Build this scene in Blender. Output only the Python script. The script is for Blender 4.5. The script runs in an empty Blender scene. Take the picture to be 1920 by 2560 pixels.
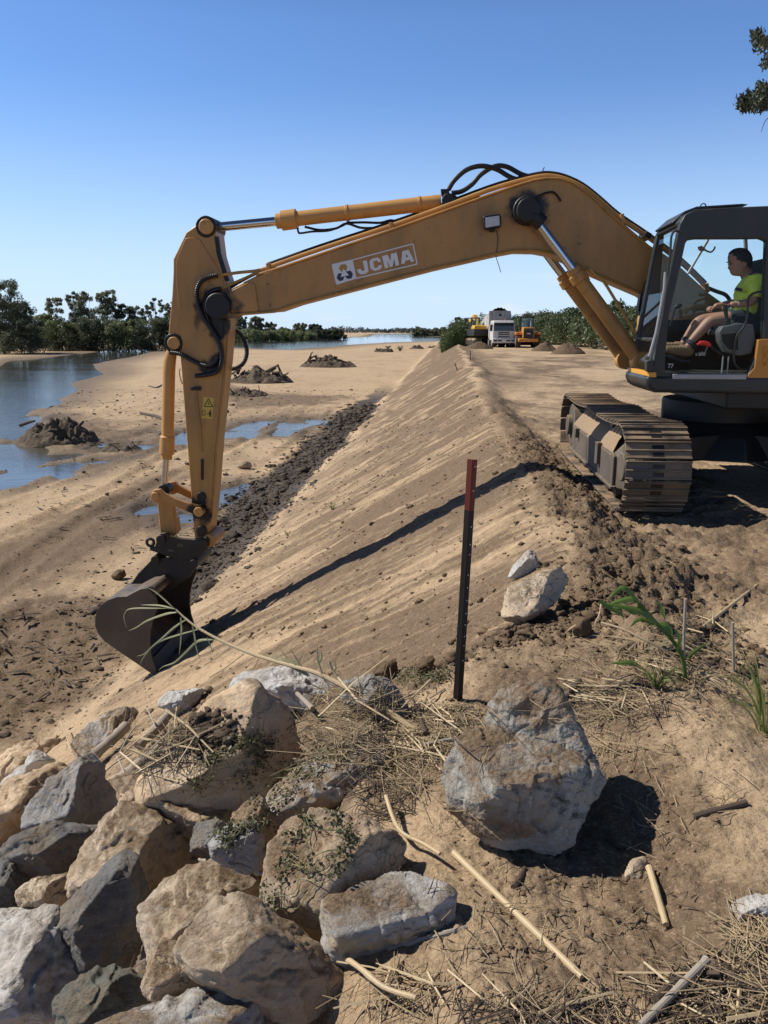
import bpy, bmesh, math, random
import numpy as np
from mathutils import Vector, Matrix, Quaternion, geometry
random.seed(7)
SC = bpy.context.scene
COL = SC.collection
R = math.radians
# ---------------------------------------------------------------- camera, sky, sun, exposure
CAMZ, FPX, HOR = 1.75, 2000.0, 827.0
PITCH = math.atan((1280 - HOR) / FPX)
cam = bpy.data.cameras.new('camera')
cam.sensor_fit = 'VERTICAL'; cam.sensor_height = 24.0; cam.sensor_width = 18.0
cam.lens = FPX / 2560 * 24.0
cam.clip_start = 0.05; cam.clip_end = 20000
camo = bpy.data.objects.new('camera', cam); COL.objects.link(camo)
camo.location = (0, 0, CAMZ); camo.rotation_euler = (math.pi / 2 - PITCH, 0, 0)
SC.camera = camo
SUN_EL, SUN_AZ = R(46), R(13)          # from the left (-x), a little beyond (+y)
SUNDIR = Vector((-math.cos(SUN_AZ) * math.cos(SUN_EL), math.sin(SUN_AZ) * math.cos(SUN_EL), math.sin(SUN_EL)))
world = bpy.data.worlds.new('World'); SC.world = world; world.use_nodes = True
def setup_world():
    nt = world.node_tree; N = nt.nodes; L = nt.links
    N.clear()
    out = N.new('ShaderNodeOutputWorld'); bg = N.new('ShaderNodeBackground')
    sky = N.new('ShaderNodeTexSky'); sky.sky_type = 'NISHITA'; sky.sun_disc = False
    sky.sun_elevation = SUN_EL
    sky.sun_rotation = math.atan2(SUNDIR.x, SUNDIR.y)
    sky.altitude = 600; sky.air_density = 1.0; sky.dust_density = 0.0; sky.ozone_density = 1.0
    hs = N.new('ShaderNodeHueSaturation'); hs.inputs['Saturation'].default_value = 1.06
    hs.inputs['Value'].default_value = 1.0
    # thin low clouds close to the horizon
    tc = N.new('ShaderNodeTexCoord'); mp = N.new('ShaderNodeMapping')
    mp.inputs['Scale'].default_value = (7, 7, 30)
    no = N.new('ShaderNodeTexNoise'); no.inputs['Scale'].default_value = 1.5; no.inputs['Detail'].default_value = 7
    no.inputs['Roughness'].default_value = .6
    sp = N.new('ShaderNodeSeparateXYZ')
    r1 = N.new('ShaderNodeMapRange'); r1.inputs[1].default_value = .56; r1.inputs[2].default_value = .80
    r2 = N.new('ShaderNodeMapRange'); r2.inputs[1].default_value = .09; r2.inputs[2].default_value = .03
    r3 = N.new('ShaderNodeMapRange'); r3.inputs[1].default_value = -.002; r3.inputs[2].default_value = .012
    m1 = N.new('ShaderNodeMath'); m1.operation = 'MULTIPLY'
    m2 = N.new('ShaderNodeMath'); m2.operation = 'MULTIPLY'
    m3 = N.new('ShaderNodeMath'); m3.operation = 'MULTIPLY'; m3.inputs[1].default_value = .55
    mx = N.new('ShaderNodeMixRGB'); mx.inputs[2].default_value = (9.0, 9.3, 9.8, 1)
    L.new(tc.outputs['Generated'], mp.inputs[0]); L.new(mp.outputs[0], no.inputs['Vector'])
    L.new(tc.outputs['Generated'], sp.inputs[0])
    L.new(no.outputs[0], r1.inputs[0]); L.new(sp.outputs[2], r2.inputs[0]); L.new(sp.outputs[2], r3.inputs[0])
    L.new(r1.outputs[0], m1.inputs[0]); L.new(r2.outputs[0], m1.inputs[1])
    L.new(m1.outputs[0], m2.inputs[0]); L.new(r3.outputs[0], m2.inputs[1]); L.new(m2.outputs[0], m3.inputs[0])
    tint = N.new('ShaderNodeMixRGB'); tint.blend_type = 'MULTIPLY'; tint.inputs[0].default_value = 1; tint.inputs[2].default_value = (.95, 1.17, 1.54, 1)
    pale = N.new('ShaderNodeMixRGB'); pale.inputs[2].default_value = (6.6, 8.4, 10.6, 1)   # pale air low over the land
    r4 = N.new('ShaderNodeMapRange'); r4.inputs[1].default_value = .27; r4.inputs[2].default_value = 0.0
    p4 = N.new('ShaderNodeMath'); p4.operation = 'POWER'; p4.inputs[1].default_value = 1.5
    L.new(sp.outputs[2], r4.inputs[0]); L.new(r4.outputs[0], p4.inputs[0]); L.new(p4.outputs[0], pale.inputs[0])
    L.new(sky.outputs[0], hs.inputs['Color']); L.new(hs.outputs[0], tint.inputs[1]); L.new(tint.outputs[0], pale.inputs[1]); L.new(pale.outputs[0], mx.inputs[1]); L.new(m3.outputs[0], mx.inputs[0])
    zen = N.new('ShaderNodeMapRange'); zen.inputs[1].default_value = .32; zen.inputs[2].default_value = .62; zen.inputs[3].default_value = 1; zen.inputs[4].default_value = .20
    L.new(sp.outputs[2], zen.inputs[0]); zm = N.new('ShaderNodeMixRGB'); zm.blend_type = 'MULTIPLY'; zm.inputs[0].default_value = 1   # upper sky dimmed above the view to cut fill light on the ground
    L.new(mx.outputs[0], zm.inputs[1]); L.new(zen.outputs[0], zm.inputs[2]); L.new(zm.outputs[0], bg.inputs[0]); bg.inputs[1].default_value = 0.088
    L.new(bg.outputs[0], out.inputs[0])
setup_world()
sun = bpy.data.lights.new('sun', 'SUN'); sun.energy = 5.0; sun.angle = R(.53); sun.color = (1.0, .93, .83)
suno = bpy.data.objects.new('sun', sun); COL.objects.link(suno)
suno.rotation_euler = SUNDIR.to_track_quat('Z', 'Y').to_euler()
SC.view_settings.view_transform = 'Standard'; SC.view_settings.look = 'None'
SC.view_settings.exposure = 0.16; SC.view_settings.gamma = 1.0
SC.cycles.max_bounces = 6; SC.cycles.diffuse_bounces = 3; SC.cycles.glossy_bounces = 3
SC.cycles.transparent_max_bounces = 12; SC.cycles.transmission_bounces = 4
SC.cycles.caustics_reflective = False; SC.cycles.caustics_refractive = False

# ---------------------------------------------------------------- helpers
def ray(u, v):
    a, b = (u - 960) / FPX, (1280 - v) / FPX
    c, s = math.cos(PITCH), math.sin(PITCH)
    return Vector((a, c + s * b, -s + c * b))
CAM = Vector((0, 0, CAMZ))
def onplane(u, v, p, n):
    d = ray(u, v); return CAM + d * ((Vector(p) - CAM).dot(n) / d.dot(n))
def atz(u, v, z): d = ray(u, v); return CAM + d * ((z - CAMZ) / d.z)
def aty(u, v, y): d = ray(u, v); return CAM + d * (y / d.y)

M32 = np.uint32
def _h(i, j, k, s):
    with np.errstate(over='ignore'):
        h = (i.astype(np.int64) * 374761393 + j.astype(np.int64) * 668265263 + k.astype(np.int64) * 2147483647 % 4294967291 + s * 974711) & 0xffffffff
        h = h.astype(np.uint64)
        h = ((h ^ (h >> 13)) * 1274126177) & 0xffffffff
        h = ((h ^ (h >> 16)) * 2246822519) & 0xffffffff
        h = h ^ (h >> 15)
    return h.astype(np.float64) / 4294967296.0
def vn(x, y, z=None, s=0):
    x = np.atleast_1d(np.asarray(x, float)); y = np.atleast_1d(np.asarray(y, float))
    x, y = np.broadcast_arrays(x, y)
    xi = np.floor(x); yi = np.floor(y); fx = x - xi; fy = y - yi
    fx = fx * fx * fx * (fx * (fx * 6 - 15) + 10); fy = fy * fy * fy * (fy * (fy * 6 - 15) + 10)
    xi = xi.astype(np.int64); yi = yi.astype(np.int64)
    if z is None:
        k = np.zeros_like(xi)
        a = _h(xi, yi, k, s); b = _h(xi + 1, yi, k, s); c = _h(xi, yi + 1, k, s); d = _h(xi + 1, yi + 1, k, s)
        return 2 * ((a * (1 - fx) + b * fx) * (1 - fy) + (c * (1 - fx) + d * fx) * fy) - 1
    z = np.asarray(z, float); zi = np.floor(z); fz = z - zi; fz = fz * fz * (3 - 2 * fz); zi = zi.astype(np.int64)
    r = 0
    for dz, wz in ((0, 1 - fz), (1, fz)):
        a = _h(xi, yi, zi + dz, s); b = _h(xi + 1, yi, zi + dz, s); c = _h(xi, yi + 1, zi + dz, s); d = _h(xi + 1, yi + 1, zi + dz, s)
        r = r + wz * ((a * (1 - fx) + b * fx) * (1 - fy) + (c * (1 - fx) + d * fx) * fy)
    return 2 * r - 1
def fbm(x, y, z=None, o=4, g=.5, s=0):
    t = 0; a = 1; n = 0
    for q in range(o):
        f = 2.03 ** q
        t = t + a * vn(x * f + q * 17.3, y * f - q * 9.1, None if z is None else z * f + q * 5.7, s + q); n += a; a *= g
    return t / n
def sst(a, b, x):
    t = np.clip((x - a) / (b - a), 0, 1); return t * t * (3 - 2 * t)

class MB:
    def __init__(s): s.v = []; s.f = []
    def add(s, vs, fs):
        o = len(s.v); s.v += [tuple(p) for p in vs]; s.f += [tuple(i + o for i in f) for f in fs]; return s
    def box(s, c, size, M=None, taper=1.0):
        hx, hy, hz = (q / 2 for q in size)
        vs = []
        for z in (-1, 1):
            k = taper if z > 0 else 1
            for x, y in ((-1, -1), (1, -1), (1, 1), (-1, 1)):
                p = Vector((x * hx * k, y * hy * k, z * hz))
                if M is not None: p = M @ p
                vs.append(p + Vector(c))
        return s.add(vs, [(3, 2, 1, 0), (4, 5, 6, 7), (0, 1, 5, 4), (1, 2, 6, 5), (2, 3, 7, 6), (3, 0, 4, 7)])
    def prism(s, A, B):
        n = len(A)
        fs = [tuple(range(n)), tuple(range(2 * n - 1, n - 1, -1))]
        fs += [(i, i + n, (i + 1) % n + n, (i + 1) % n) for i in range(n)]
        return s.add(list(A) + list(B), fs)
    def tube(s, pts, rad, n=10, cap=True):
        pts = [Vector(p) for p in pts]; m = len(pts)
        if not hasattr(rad, '__len__'): rad = [rad] * m
        t0 = (pts[1] - pts[0]).normalized()
        ref = Vector((0, 0, 1)) if abs(t0.z) < .9 else Vector((1, 0, 0))
        a = t0.cross(ref).normalized(); vs = []
        for i, p in enumerate(pts):
            t = (pts[min(i + 1, m - 1)] - pts[max(i - 1, 0)])
            t = t.normalized() if t.length > 1e-9 else t0
            a = (a - t * a.dot(t)); a = a.normalized() if a.length > 1e-6 else t.orthogonal().normalized()
            b = t.cross(a)
            for k in range(n):
                w = 2 * math.pi * k / n
                vs.append(p + (a * math.cos(w) + b * math.sin(w)) * rad[i])
        fs = []
        for i in range(m - 1):
            for k in range(n):
                k2 = (k + 1) % n
                fs.append((i * n + k, i * n + k2, (i + 1) * n + k2, (i + 1) * n + k))
        if cap:
            fs.append(tuple(range(n - 1, -1, -1))); fs.append(tuple(range((m - 1) * n, m * n)))
        return s.add(vs, fs)
    def cyl(s, a, b, r, n=20): return s.tube([a, b], r, n)
    def build(s, name, m, parent=None, bevel=0, sharp=35, loc=None, seg=2):
        me = bpy.data.meshes.new(name)
        off = Vector(loc) if loc is not None else (parent_world(parent) if parent else Vector((0, 0, 0)))
        me.from_pydata([(p[0] - off.x, p[1] - off.y, p[2] - off.z) for p in s.v], [], s.f); me.update()
        return link_mesh(name, me, m, parent, bevel, sharp, loc, seg)
    def builds(s, name, m, parent=None, **k):
        """every separate piece becomes an object of its own"""
        up = list(range(len(s.v)))
        def fd(i):
            while up[i] != i: up[i] = up[up[i]]; i = up[i]
            return i
        for f in s.f:
            for q in f[1:]: up[fd(q)] = fd(f[0])
        g = {}
        for f in s.f: g.setdefault(fd(f[0]), []).append(f)
        r = []
        for fs in g.values():
            ids = sorted({i for f in fs for i in f}); mp = {i: n for n, i in enumerate(ids)}
            q = MB(); q.v = [s.v[i] for i in ids]; q.f = [tuple(mp[i] for i in f) for f in fs]; r.append(q.build(name, m, parent, **k))
        return r
def parent_world(o):
    p = Vector((0, 0, 0))
    while o is not None: p = p + Vector(o.location); o = o.parent
    return p
def link_mesh(name, me, m, parent=None, bevel=0, sharp=35, loc=None, seg=2):
    if sharp:
        for p in me.polygons: p.use_smooth = True
        me.set_sharp_from_angle(angle=R(sharp))
    if m is not None:
        for q in (m if isinstance(m, (list, tuple)) else [m]): me.materials.append(q)
    o = bpy.data.objects.new(name, me); COL.objects.link(o)
    if loc is not None: o.location = Vector(loc) - (parent_world(parent) if parent else Vector((0, 0, 0)))
    if parent: o.parent = parent
    if bevel:
        b = o.modifiers.new('bevel', 'BEVEL'); b.width = bevel; b.segments = seg; b.limit_method = 'ANGLE'; b.angle_limit = R(40)
    return o
def npmesh(name, V, F, m, parent=None, smooth=True, loc=None, sharp=0):
    """V (n,3) array, F (k,3|4) int array -> one mesh object"""
    me = bpy.data.meshes.new(name); V = np.asarray(V, np.float32); F = np.asarray(F, np.int32)
    off = np.array(loc if loc is not None else (parent_world(parent) if parent else (0, 0, 0)), np.float32)
    V = V - off
    me.vertices.add(len(V)); me.vertices.foreach_set('co', V.ravel())
    k = F.shape[1]; me.loops.add(F.size); me.loops.foreach_set('vertex_index', F.ravel())
    me.polygons.add(len(F)); me.polygons.foreach_set('loop_start', np.arange(0, F.size, k, dtype=np.int32))
    me.polygons.foreach_set('loop_total', np.full(len(F), k, np.int32))
    me.update(calc_edges=True)
    if smooth: me.polygons.foreach_set('use_smooth', np.ones(len(F), bool))
    me.validate()
    return link_mesh(name, me, m, parent, 0, sharp, loc)
def empty(name, loc, rz=0):
    o = bpy.data.objects.new(name, None); COL.objects.link(o); o.location = loc; o.rotation_euler = (0, 0, rz)
    o.empty_display_size = .2; return o
def tag(o, label=None, cat=None, group=None, kind=None):
    if label: o['label'] = label
    if cat: o['category'] = cat
    if group: o['group'] = group
    if kind: o['kind'] = kind
    return o
def kids(o): return [c for c in bpy.data.objects if c.parent == o]
def copy_tree(o, parent=None):
    c = o.copy(); COL.objects.link(c)
    if parent: c.parent = parent
    for ch in kids(o): copy_tree(ch, c)
    return c
def spline(pts, n=8):
    """Catmull-Rom through points"""
    P = [Vector(p) for p in pts]; P = [P[0] * 2 - P[1]] + P + [P[-1] * 2 - P[-2]]; out = []
    for i in range(1, len(P) - 2):
        a, b, c, d = P[i - 1:i + 3]
        for k in range(n):
            t = k / n
            out.append(.5 * ((2 * b) + (c - a) * t + (2 * a - 5 * b + 4 * c - d) * t * t + (3 * b - a - 3 * c + d) * t ** 3))
    out.append(P[-2]); return out

# ---------------------------------------------------------------- materials
def newmat(name):
    m = bpy.data.materials.new(name); m.use_nodes = True
    nt = m.node_tree; b = nt.nodes.get('Principled BSDF'); return m, nt, b
class NT:
    """small node helper"""
    def __init__(s, nt): s.nt = nt; s.N = nt.nodes; s.L = nt.links
    def put(s, x, sock):
        if hasattr(x, 'node'): s.L.new(x, sock)
        else: sock.default_value = x
    def math(s, op, a, b=0.0, clamp=False):
        n = s.N.new('ShaderNodeMath'); n.operation = op; n.use_clamp = clamp
        s.put(a, n.inputs[0]); s.put(b, n.inputs[1]); return n.outputs[0]
    def noise(s, vec, scale, detail=4, rough=.55, dist=0):
        n = s.N.new('ShaderNodeTexNoise'); n.inputs['Scale'].default_value = scale; n.inputs['Detail'].default_value = detail
        n.inputs['Roughness'].default_value = rough; n.inputs['Distortion'].default_value = dist
        if vec is not None: s.L.new(vec, n.inputs['Vector'])
        return n.outputs[0]
    def mapping(s, vec, scale=(1, 1, 1), rot=(0, 0, 0)):
        n = s.N.new('ShaderNodeMapping'); n.inputs['Scale'].default_value = scale; n.inputs['Rotation'].default_value = rot
        s.L.new(vec, n.inputs[0]); return n.outputs[0]
    def ramp(s, x, a, b, c=0.0, d=1.0):
        n = s.N.new('ShaderNodeMapRange'); n.inputs[1].default_value = a; n.inputs[2].default_value = b
        n.inputs[3].default_value = c; n.inputs[4].default_value = d; s.put(x, n.inputs[0]); return n.outputs[0]
    def mix(s, f, a, b, bl='MIX'):
        n = s.N.new('ShaderNodeMixRGB'); n.blend_type = bl; s.put(f, n.inputs[0])
        for x, k in ((a, 1), (b, 2)):
            if hasattr(x, 'node'): s.L.new(x, n.inputs[k])
            else: n.inputs[k].default_value = (*x, 1) if len(x) == 3 else x
        return n.outputs[0]
    def pos(s): return s.N.new('ShaderNodeNewGeometry').outputs['Position']
    def nrm(s): return s.N.new('ShaderNodeNewGeometry').outputs['Normal']
    def obj(s): return s.N.new('ShaderNodeTexCoord').outputs['Object']
    def sep(s, v, k): n = s.N.new('ShaderNodeSeparateXYZ'); s.L.new(v, n.inputs[0]); return n.outputs[k]
    def attr(s, name): n = s.N.new('ShaderNodeAttribute'); n.attribute_name = name; return n.outputs['Fac']
    def bump(s, h, strength, dist, prev=None):
        n = s.N.new('ShaderNodeBump'); n.inputs['Strength'].default_value = strength; n.inputs['Distance'].default_value = dist
        s.put(h, n.inputs['Height'])
        if prev is not None: s.L.new(prev, n.inputs['Normal'])
        return n.outputs[0]
    def dist(s, v, p):
        n = s.N.new('ShaderNodeVectorMath'); n.operation = 'DISTANCE'; s.L.new(v, n.inputs[0]); n.inputs[1].default_value = p
        return n.outputs['Value']
SAND = (.50, .372, .242); SOIL = (.165, .116, .074)
def simple(name, col, rough=.6, metal=0, var=.25, sc=6, bump=.15, bscale=40, spec=.4, dust=0, dustcol=(.36, .26, .165), grime=0, grease=(), wear=0):
    m, nt, b = newmat(name); n = NT(nt); v = n.pos() if grease else n.obj()
    c = n.mix(n.noise(v, sc, 5), tuple(q * (1 - var) for q in col), tuple(min(1, q * (1 + var * .6)) for q in col))
    r = rough
    if wear:
        k = n.ramp(n.noise(v, 9, 8, .75), .60, .66); k2 = n.ramp(n.noise(v, 1.7, 3), .42, .62)
        c = n.mix(n.math('MULTIPLY', n.math('MULTIPLY', k, k2), wear), c, (.045, .033, .025))
    if grime:
        k = n.ramp(n.noise(n.mapping(v, (1, 1, .35)), 3.2, 6, .65), .44, .72)
        c = n.mix(n.math('MULTIPLY', k, grime), c, (.075, .055, .04))
    for (p, rr) in grease:
        d = n.math('ADD', n.dist(v, p), n.math('MULTIPLY', n.math('SUBTRACT', n.noise(v, 7, 5), .5), rr * 1.5))
        c = n.mix(n.ramp(d, rr * .95, rr * .55), c, (.012, .010, .009))
    if dust:
        k = n.math('MULTIPLY', n.ramp(n.sep(n.nrm(), 2), .15, .75), n.ramp(n.noise(v, 5, 6, .6), .36, .56))
        k = n.math('MULTIPLY', n.math('ADD', k, n.math('MULTIPLY', n.ramp(n.noise(v, 3, 5), .4, .7), .35)), dust, True)
        c = n.mix(k, c, dustcol); r = n.math('ADD', rough, n.math('MULTIPLY', k, .3), True)
    nt.links.new(c, b.inputs['Base Color']); n.put(r, b.inputs['Roughness'])
    b.inputs['Metallic'].default_value = metal; b.inputs['Specular IOR Level'].default_value = spec
    if bump: nt.links.new(n.bump(n.noise(v, bscale, 4), bump, .01), b.inputs['Normal'])
    return m
# ---------------------------------------------------------------- the ground: bank top, batter, riverbed, one sheet to the horizon
BED, WATER = -3.2, -3.31
HOLLOW = .26                                   # ground lowered under the boulder pile to make its gaps darker
DB = Vector((.0785, .9969)); 
def lat_along(x, y): return x * .9969 - y * .0785, x * .0785 + y * .9969
def px_poly(pts, z=BED): return np.array([[*(atz(u, v, z).xy)] for u, v in pts])
POOLS = [px_poly(p) for p in (
 [(380,876),(315,872),(203,885),(127,893),(65,901),(40,912),(0,934),(-200,985),(-200,1085),(0,1044),(36,1035),(72,1017),(108,1017),(148,1003),(137,995),(177,974),(163,956),(239,934),(217,909),(289,894)],
 [(-90,1062),(0,1053),(54,1050),(94,1037),(80,1060),(47,1075),(69,1090),(0,1090),(-90,1100)],
 [(-90,1110),(0,1108),(90,1109),(105,1122),(98,1135),(199,1129),(145,1144),(40,1165),(0,1165),(-90,1170)],
 [(101,1162),(188,1151),(260,1146),(202,1158),(170,1176),(163,1189),(119,1184),(72,1196),(0,1214),(-90,1230),(-90,1190),(0,1184),(60,1170),(90,1163)],
 [(217,1117),(250,1106),(307,1108),(380,1107),(362,1115),(307,1114)],
 [(438,1092),(463,1075),(500,1072),(500,1108),(438,1110)],
 [(545,1084),(562,1079),(623,1053),(683,1047),(642,1068),(616,1090),(562,1092)],
 [(683,1084),(717,1053),(777,1056),(754,1064),(724,1075),(706,1087)],
 [(762,1049),(784,1045),(825,1050),(848,1049),(889,1037),(862,1058),(829,1061)],
 [(545,1229),(571,1214),(617,1203),(597,1231),(560,1259),(545,1261)],
 [(358,1274),(389,1257),(420,1255),(400,1272)],
 [(440,1300),(463,1278),(500,1278),(500,1298)],
 [(300,860),(420,860),(582,868),(717,873),(769,868),(874,860),(978,855),(1053,853),(1180,853),(1180,842),(1113,842),(1034,840),(1030,834),(937,835),(933,841.6),(874,843.5),(788,846.5),(649,851),(582,855),(420,857)],
)]
SOILS = [px_poly(p) for p in (
 [(-300,1560),(0,1500),(120,1480),(240,1490),(300,1560),(330,1650),(240,1760),(0,1860),(-300,1990)],
 [(560,960),(700,985),(880,990),(820,1010),(700,1015),(580,1030),(540,1000)],
 [(40,1100),(60,1060),(150,1030),(240,1050),(400,1080),(330,1105),(120,1112)])]
def poly_sd(x, y, P):
    """signed distance to a polygon, negative inside"""
    d = np.full(x.shape, 1e9); ins = np.zeros(x.shape, bool)
    for i in range(len(P)):
        ax, ay = P[i]; bx, by = P[(i + 1) % len(P)]
        ex, ey = bx - ax, by - ay
        t = np.clip(((x - ax) * ex + (y - ay) * ey) / (ex * ex + ey * ey + 1e-12), 0, 1)
        d = np.minimum(d, np.hypot(x - ax - t * ex, y - ay - t * ey))
        c = ((ay > y) != (by > y)) & (x < (bx - ax) * (y - ay) / (by - ay + 1e-12) + ax); ins ^= c
    return np.where(ins, -d, d)
def yb_line(x): return np.where(x < 0, 3.95 - .5 * x, 3.95 + .62 * np.minimum(x, 1.6)) + .18 * vn(x * 1.7, x * 0 + 3.3)
def edge_x(y): return -.02 + .12 * vn(y * 1.3, y * 0 + 8.1)
def terrain(x, y, full=False):
    x = np.asarray(x, float); y = np.asarray(y, float); sh = x.shape
    lat, al = lat_along(x, y); r = np.hypot(x, y)
    near = np.exp(-(r / 26) ** 2)
    crest = .98 + (.13 + .25 * sst(12, 40, al)) * fbm(al * .33, al * 0 + 1.1, o=4)
    ch = .2 + .07 * vn(al * .6, al * 0 + 4.4)
    # far away the batter stops at the reeds
    bed = BED + .10 * fbm(lat * .10, al * .055, o=4, s=3) + .045 * fbm(lat * .9, al * .16, o=4, s=5) * np.exp(-(r / 70) ** 2)
    zs = ch + (lat - crest) / 1.7
    k = .16
    m = np.clip(.5 + .5 * (zs - bed) / k, 0, 1)
    low = bed * (1 - m) + zs * m + k * m * (1 - m) * .5
    top = ch * (1 - sst(.05, .75, lat - crest)) + .05 * fbm(x * .35, y * .35, o=3, s=7)
    cut = np.where(lat < crest, low, top)
    cut = cut - .05 * np.exp(-((lat - crest) / .16) ** 2)
    ex = edge_x(y)
    un = np.where(x > ex, 0, (x - ex) / 1.5) - .05 * np.exp(-((x - ex) / .25) ** 2) + .05 * fbm(x * .7, y * .7, o=3, s=8)
    w = sst(.5, -.3, y - yb_line(x))
    w = np.where(y < -30, 1, w)
    z = cut + np.maximum(un - cut, 0) * w
    onslope = sst(.1, -.25, lat - crest) * sst(-3.0, -2.7, z) * (1 - w)
    flat = sst(-.1, .4, lat - crest) * (1 - w) + w * sst(-.3, .1, x - ex)
    bedm = sst(-2.75, -3.0, z)
    # soil classes
    n1 = fbm(x * .8, y * .8, o=4, s=11); n2 = fbm(x * 3.1, y * 3.1, o=4, s=12)
    streak = fbm(lat * .28 + .9 * vn(al * .8, lat * .2, s=4), al * 3.6 + lat * .35, o=5, g=.66, s=13)
    streak2 = fbm(lat * .35, al * 15 + lat * 2.2, o=3, s=14)
    toe = .98 - 1.7 * (.2 - BED)
    toed = np.abs(lat - (toe - .55 + .35 * vn(al * .25, al * 0 + 9.3) )) / (1.0 + .35 * vn(al * .4, al * 0 + 2.2))
    toem = sst(1.25, .65, toed + .28 * n2) * sst(11, 14, al) * sst(90, 45, al)
    rid = sst(.72, .1, np.abs(lat - crest - .32) + .18 * n1) * sst(3, 4.2, y) * (1 - .85 * sst(16, 30, al)) * (1 - .3 * w)
    lip = sst(.55, .1, np.abs(y - yb_line(x) - .15) + .15 * n2) * sst(-.3, .1, x) * sst(2.2, 1.4, x)
    soil = onslope * np.clip(.74 + .85 * streak + .55 * streak2 + .55 * fbm(lat * .9, al * .9, o=4, s=63), 0, 1) * (1 - .5 * sst(0, -4.5, lat))
    soil = soil + onslope * .25 * sst(25, 60, al)
    soil = np.maximum(soil, np.maximum(rid * .95, lip))
    flatn = fbm(lat * .5, al * .22, o=5, s=21)
    soil = np.maximum(soil, flat * np.clip(.32 + .95 * flatn + .4 * n2 - .30 * w, 0, 1) * sst(110, 40, r))
    soil = np.maximum(soil, flat * sst(3.4, 1.2, lat - .6) * sst(20, 30, al) * .85 * np.clip(.8 + .5 * n2, 0, 1))
    soil = np.maximum(soil, bedm * np.clip(.24 + 1.25 * fbm(lat * .33, al * .10, o=5, s=23) + .3 * n1, 0, .9) * sst(70, 30, r))
    soil = np.maximum(soil, w * sst(.15, -.2, x - ex) * np.clip(.75 + .5 * n2, 0, 1))  # dark brown under the boulder pile, painting in the shade of its gaps
    rk = np.hypot(x - .35, y - 3.0)
    wet = toem * .95
    zz = np.zeros(sh)
    for i, P in enumerate(SOILS):
        sd = poly_sd(x, y, P); wd = (.7, 1.5, 1.6)[i]
        q = sst(wd, -wd, sd + wd * n1 * 1.2)
        soil = np.maximum(soil, q * bedm * (1, .85, .9)[i] * np.clip(.85 + .35 * n2, 0, 1)); zz = zz + q * bedm * (.06, .05, .1)[i]
    # relief
    z = z + zz * (.6 + n2)
    rough = .010 + .03 * flat * (1 - w) * np.clip(.5 + flatn * 2, 0, 1) + .03 * bedm * np.clip(.3 + n1, 0, 1) + .075 * rid + .10 * toem + .03 * soil * (1 - .6 * onslope) + .05 * lip
    n5 = fbm(x * 7, y * 7, o=4, s=31)
    z = z + rough * (.55 * n2 + .5 * n5) * np.exp(-(r / 60) ** 2) * (1 - .45 * onslope) * 1.3
    z = z + rough * .5 * near * fbm(x * 24, y * 24, o=3, s=32) + .004 * near * fbm(x * 40, y * 40, o=2, s=33)
    z = z + onslope * (.022 * streak + .012 * streak2) * (.35 + .9 * np.clip(.5 + fbm(lat * .5, al * .4, o=3, s=61), 0, 1)) * np.exp(-(r / 32) ** 2) + onslope * (.05 * fbm(lat * .8, al * .8, o=4, s=62) + .02 * n5)
    # wheel and cleat marks
    cle = np.maximum(0, np.sin(al * 2 * math.pi / .19 + .8 * n1)) * sst(.5, .25, np.abs(lat - 2.65 - .1 * n1)) * sst(3.8, 5, y) * sst(16, 9, y)
    cle2 = np.maximum(0, np.sin(al * 2 * math.pi / .19 + 1 + .8 * n1)) * sst(.4, .2, np.abs(lat - 1.85 - .1 * n1)) * sst(4.2, 4.9, y) * sst(7.5, 6.5, y)
    z = z + .05 * cle * np.clip(.6 + n2, 0, 1.3) + .045 * cle2 * np.clip(.6 + n2, 0, 1.3)
    fur = 0
    for c, wd, dp in ((-9.2, .30, .10), (-10.9, .30, .10), (-13.4, .35, .08), (-15.2, .35, .08), (-20.5, .5, .1), (-23, .5, .1), (-7.0, .28, .07)):
        cc = c + .5 * vn(al * .09, al * 0 + c)
        g = np.abs(lat - cc); fur = fur + dp * (-sst(wd, wd * .5, g) + .9 * np.exp(-((g - wd * 1.35) / (wd * .3)) ** 2)) * (1 + .35 * np.sin(al * 2 * math.pi / .35))
    z = z + bedm * fur * sst(80, 40, r) * np.clip(.55 + fbm(x * .2, y * .2, o=2, s=41), 0, 1.2)
    z = z - HOLLOW * w * sst(.05, -.35, x - ex) * sst(6.5, 5.5, np.hypot(x, y))
    if full:
        pool = np.full(sh, 1e9)
        for P in POOLS:
            s = math.sqrt(max(1e-6, np.ptp(P[:, 0]) * np.ptp(P[:, 1]))) * .02
            mrg = 60
            sel = (x > P[:, 0].min() - mrg) & (x < P[:, 0].max() + mrg) & (y > P[:, 1].min() - mrg) & (y < P[:, 1].max() + mrg)
            d = np.full(sh, 1e9); 
            if sel.any(): d[sel] = poly_sd(x[sel], y[sel], P)
            pool = np.minimum(pool, d)
        wd = np.clip(r * .012, .12, 3)
        pn = pool + wd * 1.1 * fbm(x / (wd * 5), y / (wd * 3), o=4, s=51)
        lv = sst(wd * 1.6, -wd * .6, pn)                      # 1 inside
        z2 = np.where(bedm > .5, np.maximum(z, WATER + .035 + .02 * n2), z)
        z = np.where(bedm > .5, z2 * (1 - lv) + (WATER - .16) * lv, z)
        damp = np.where(bedm > .5, sst(wd * 9, 0, pn), 0)
        return z, soil, np.maximum(wet, damp * .62)
    return z
def gz(x, y): return float(terrain(np.array([float(x)]), np.array([float(y)]))[0])
_T = np.concatenate([np.arange(.8, 30, .012), np.arange(30, 400, .15)])
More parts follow.
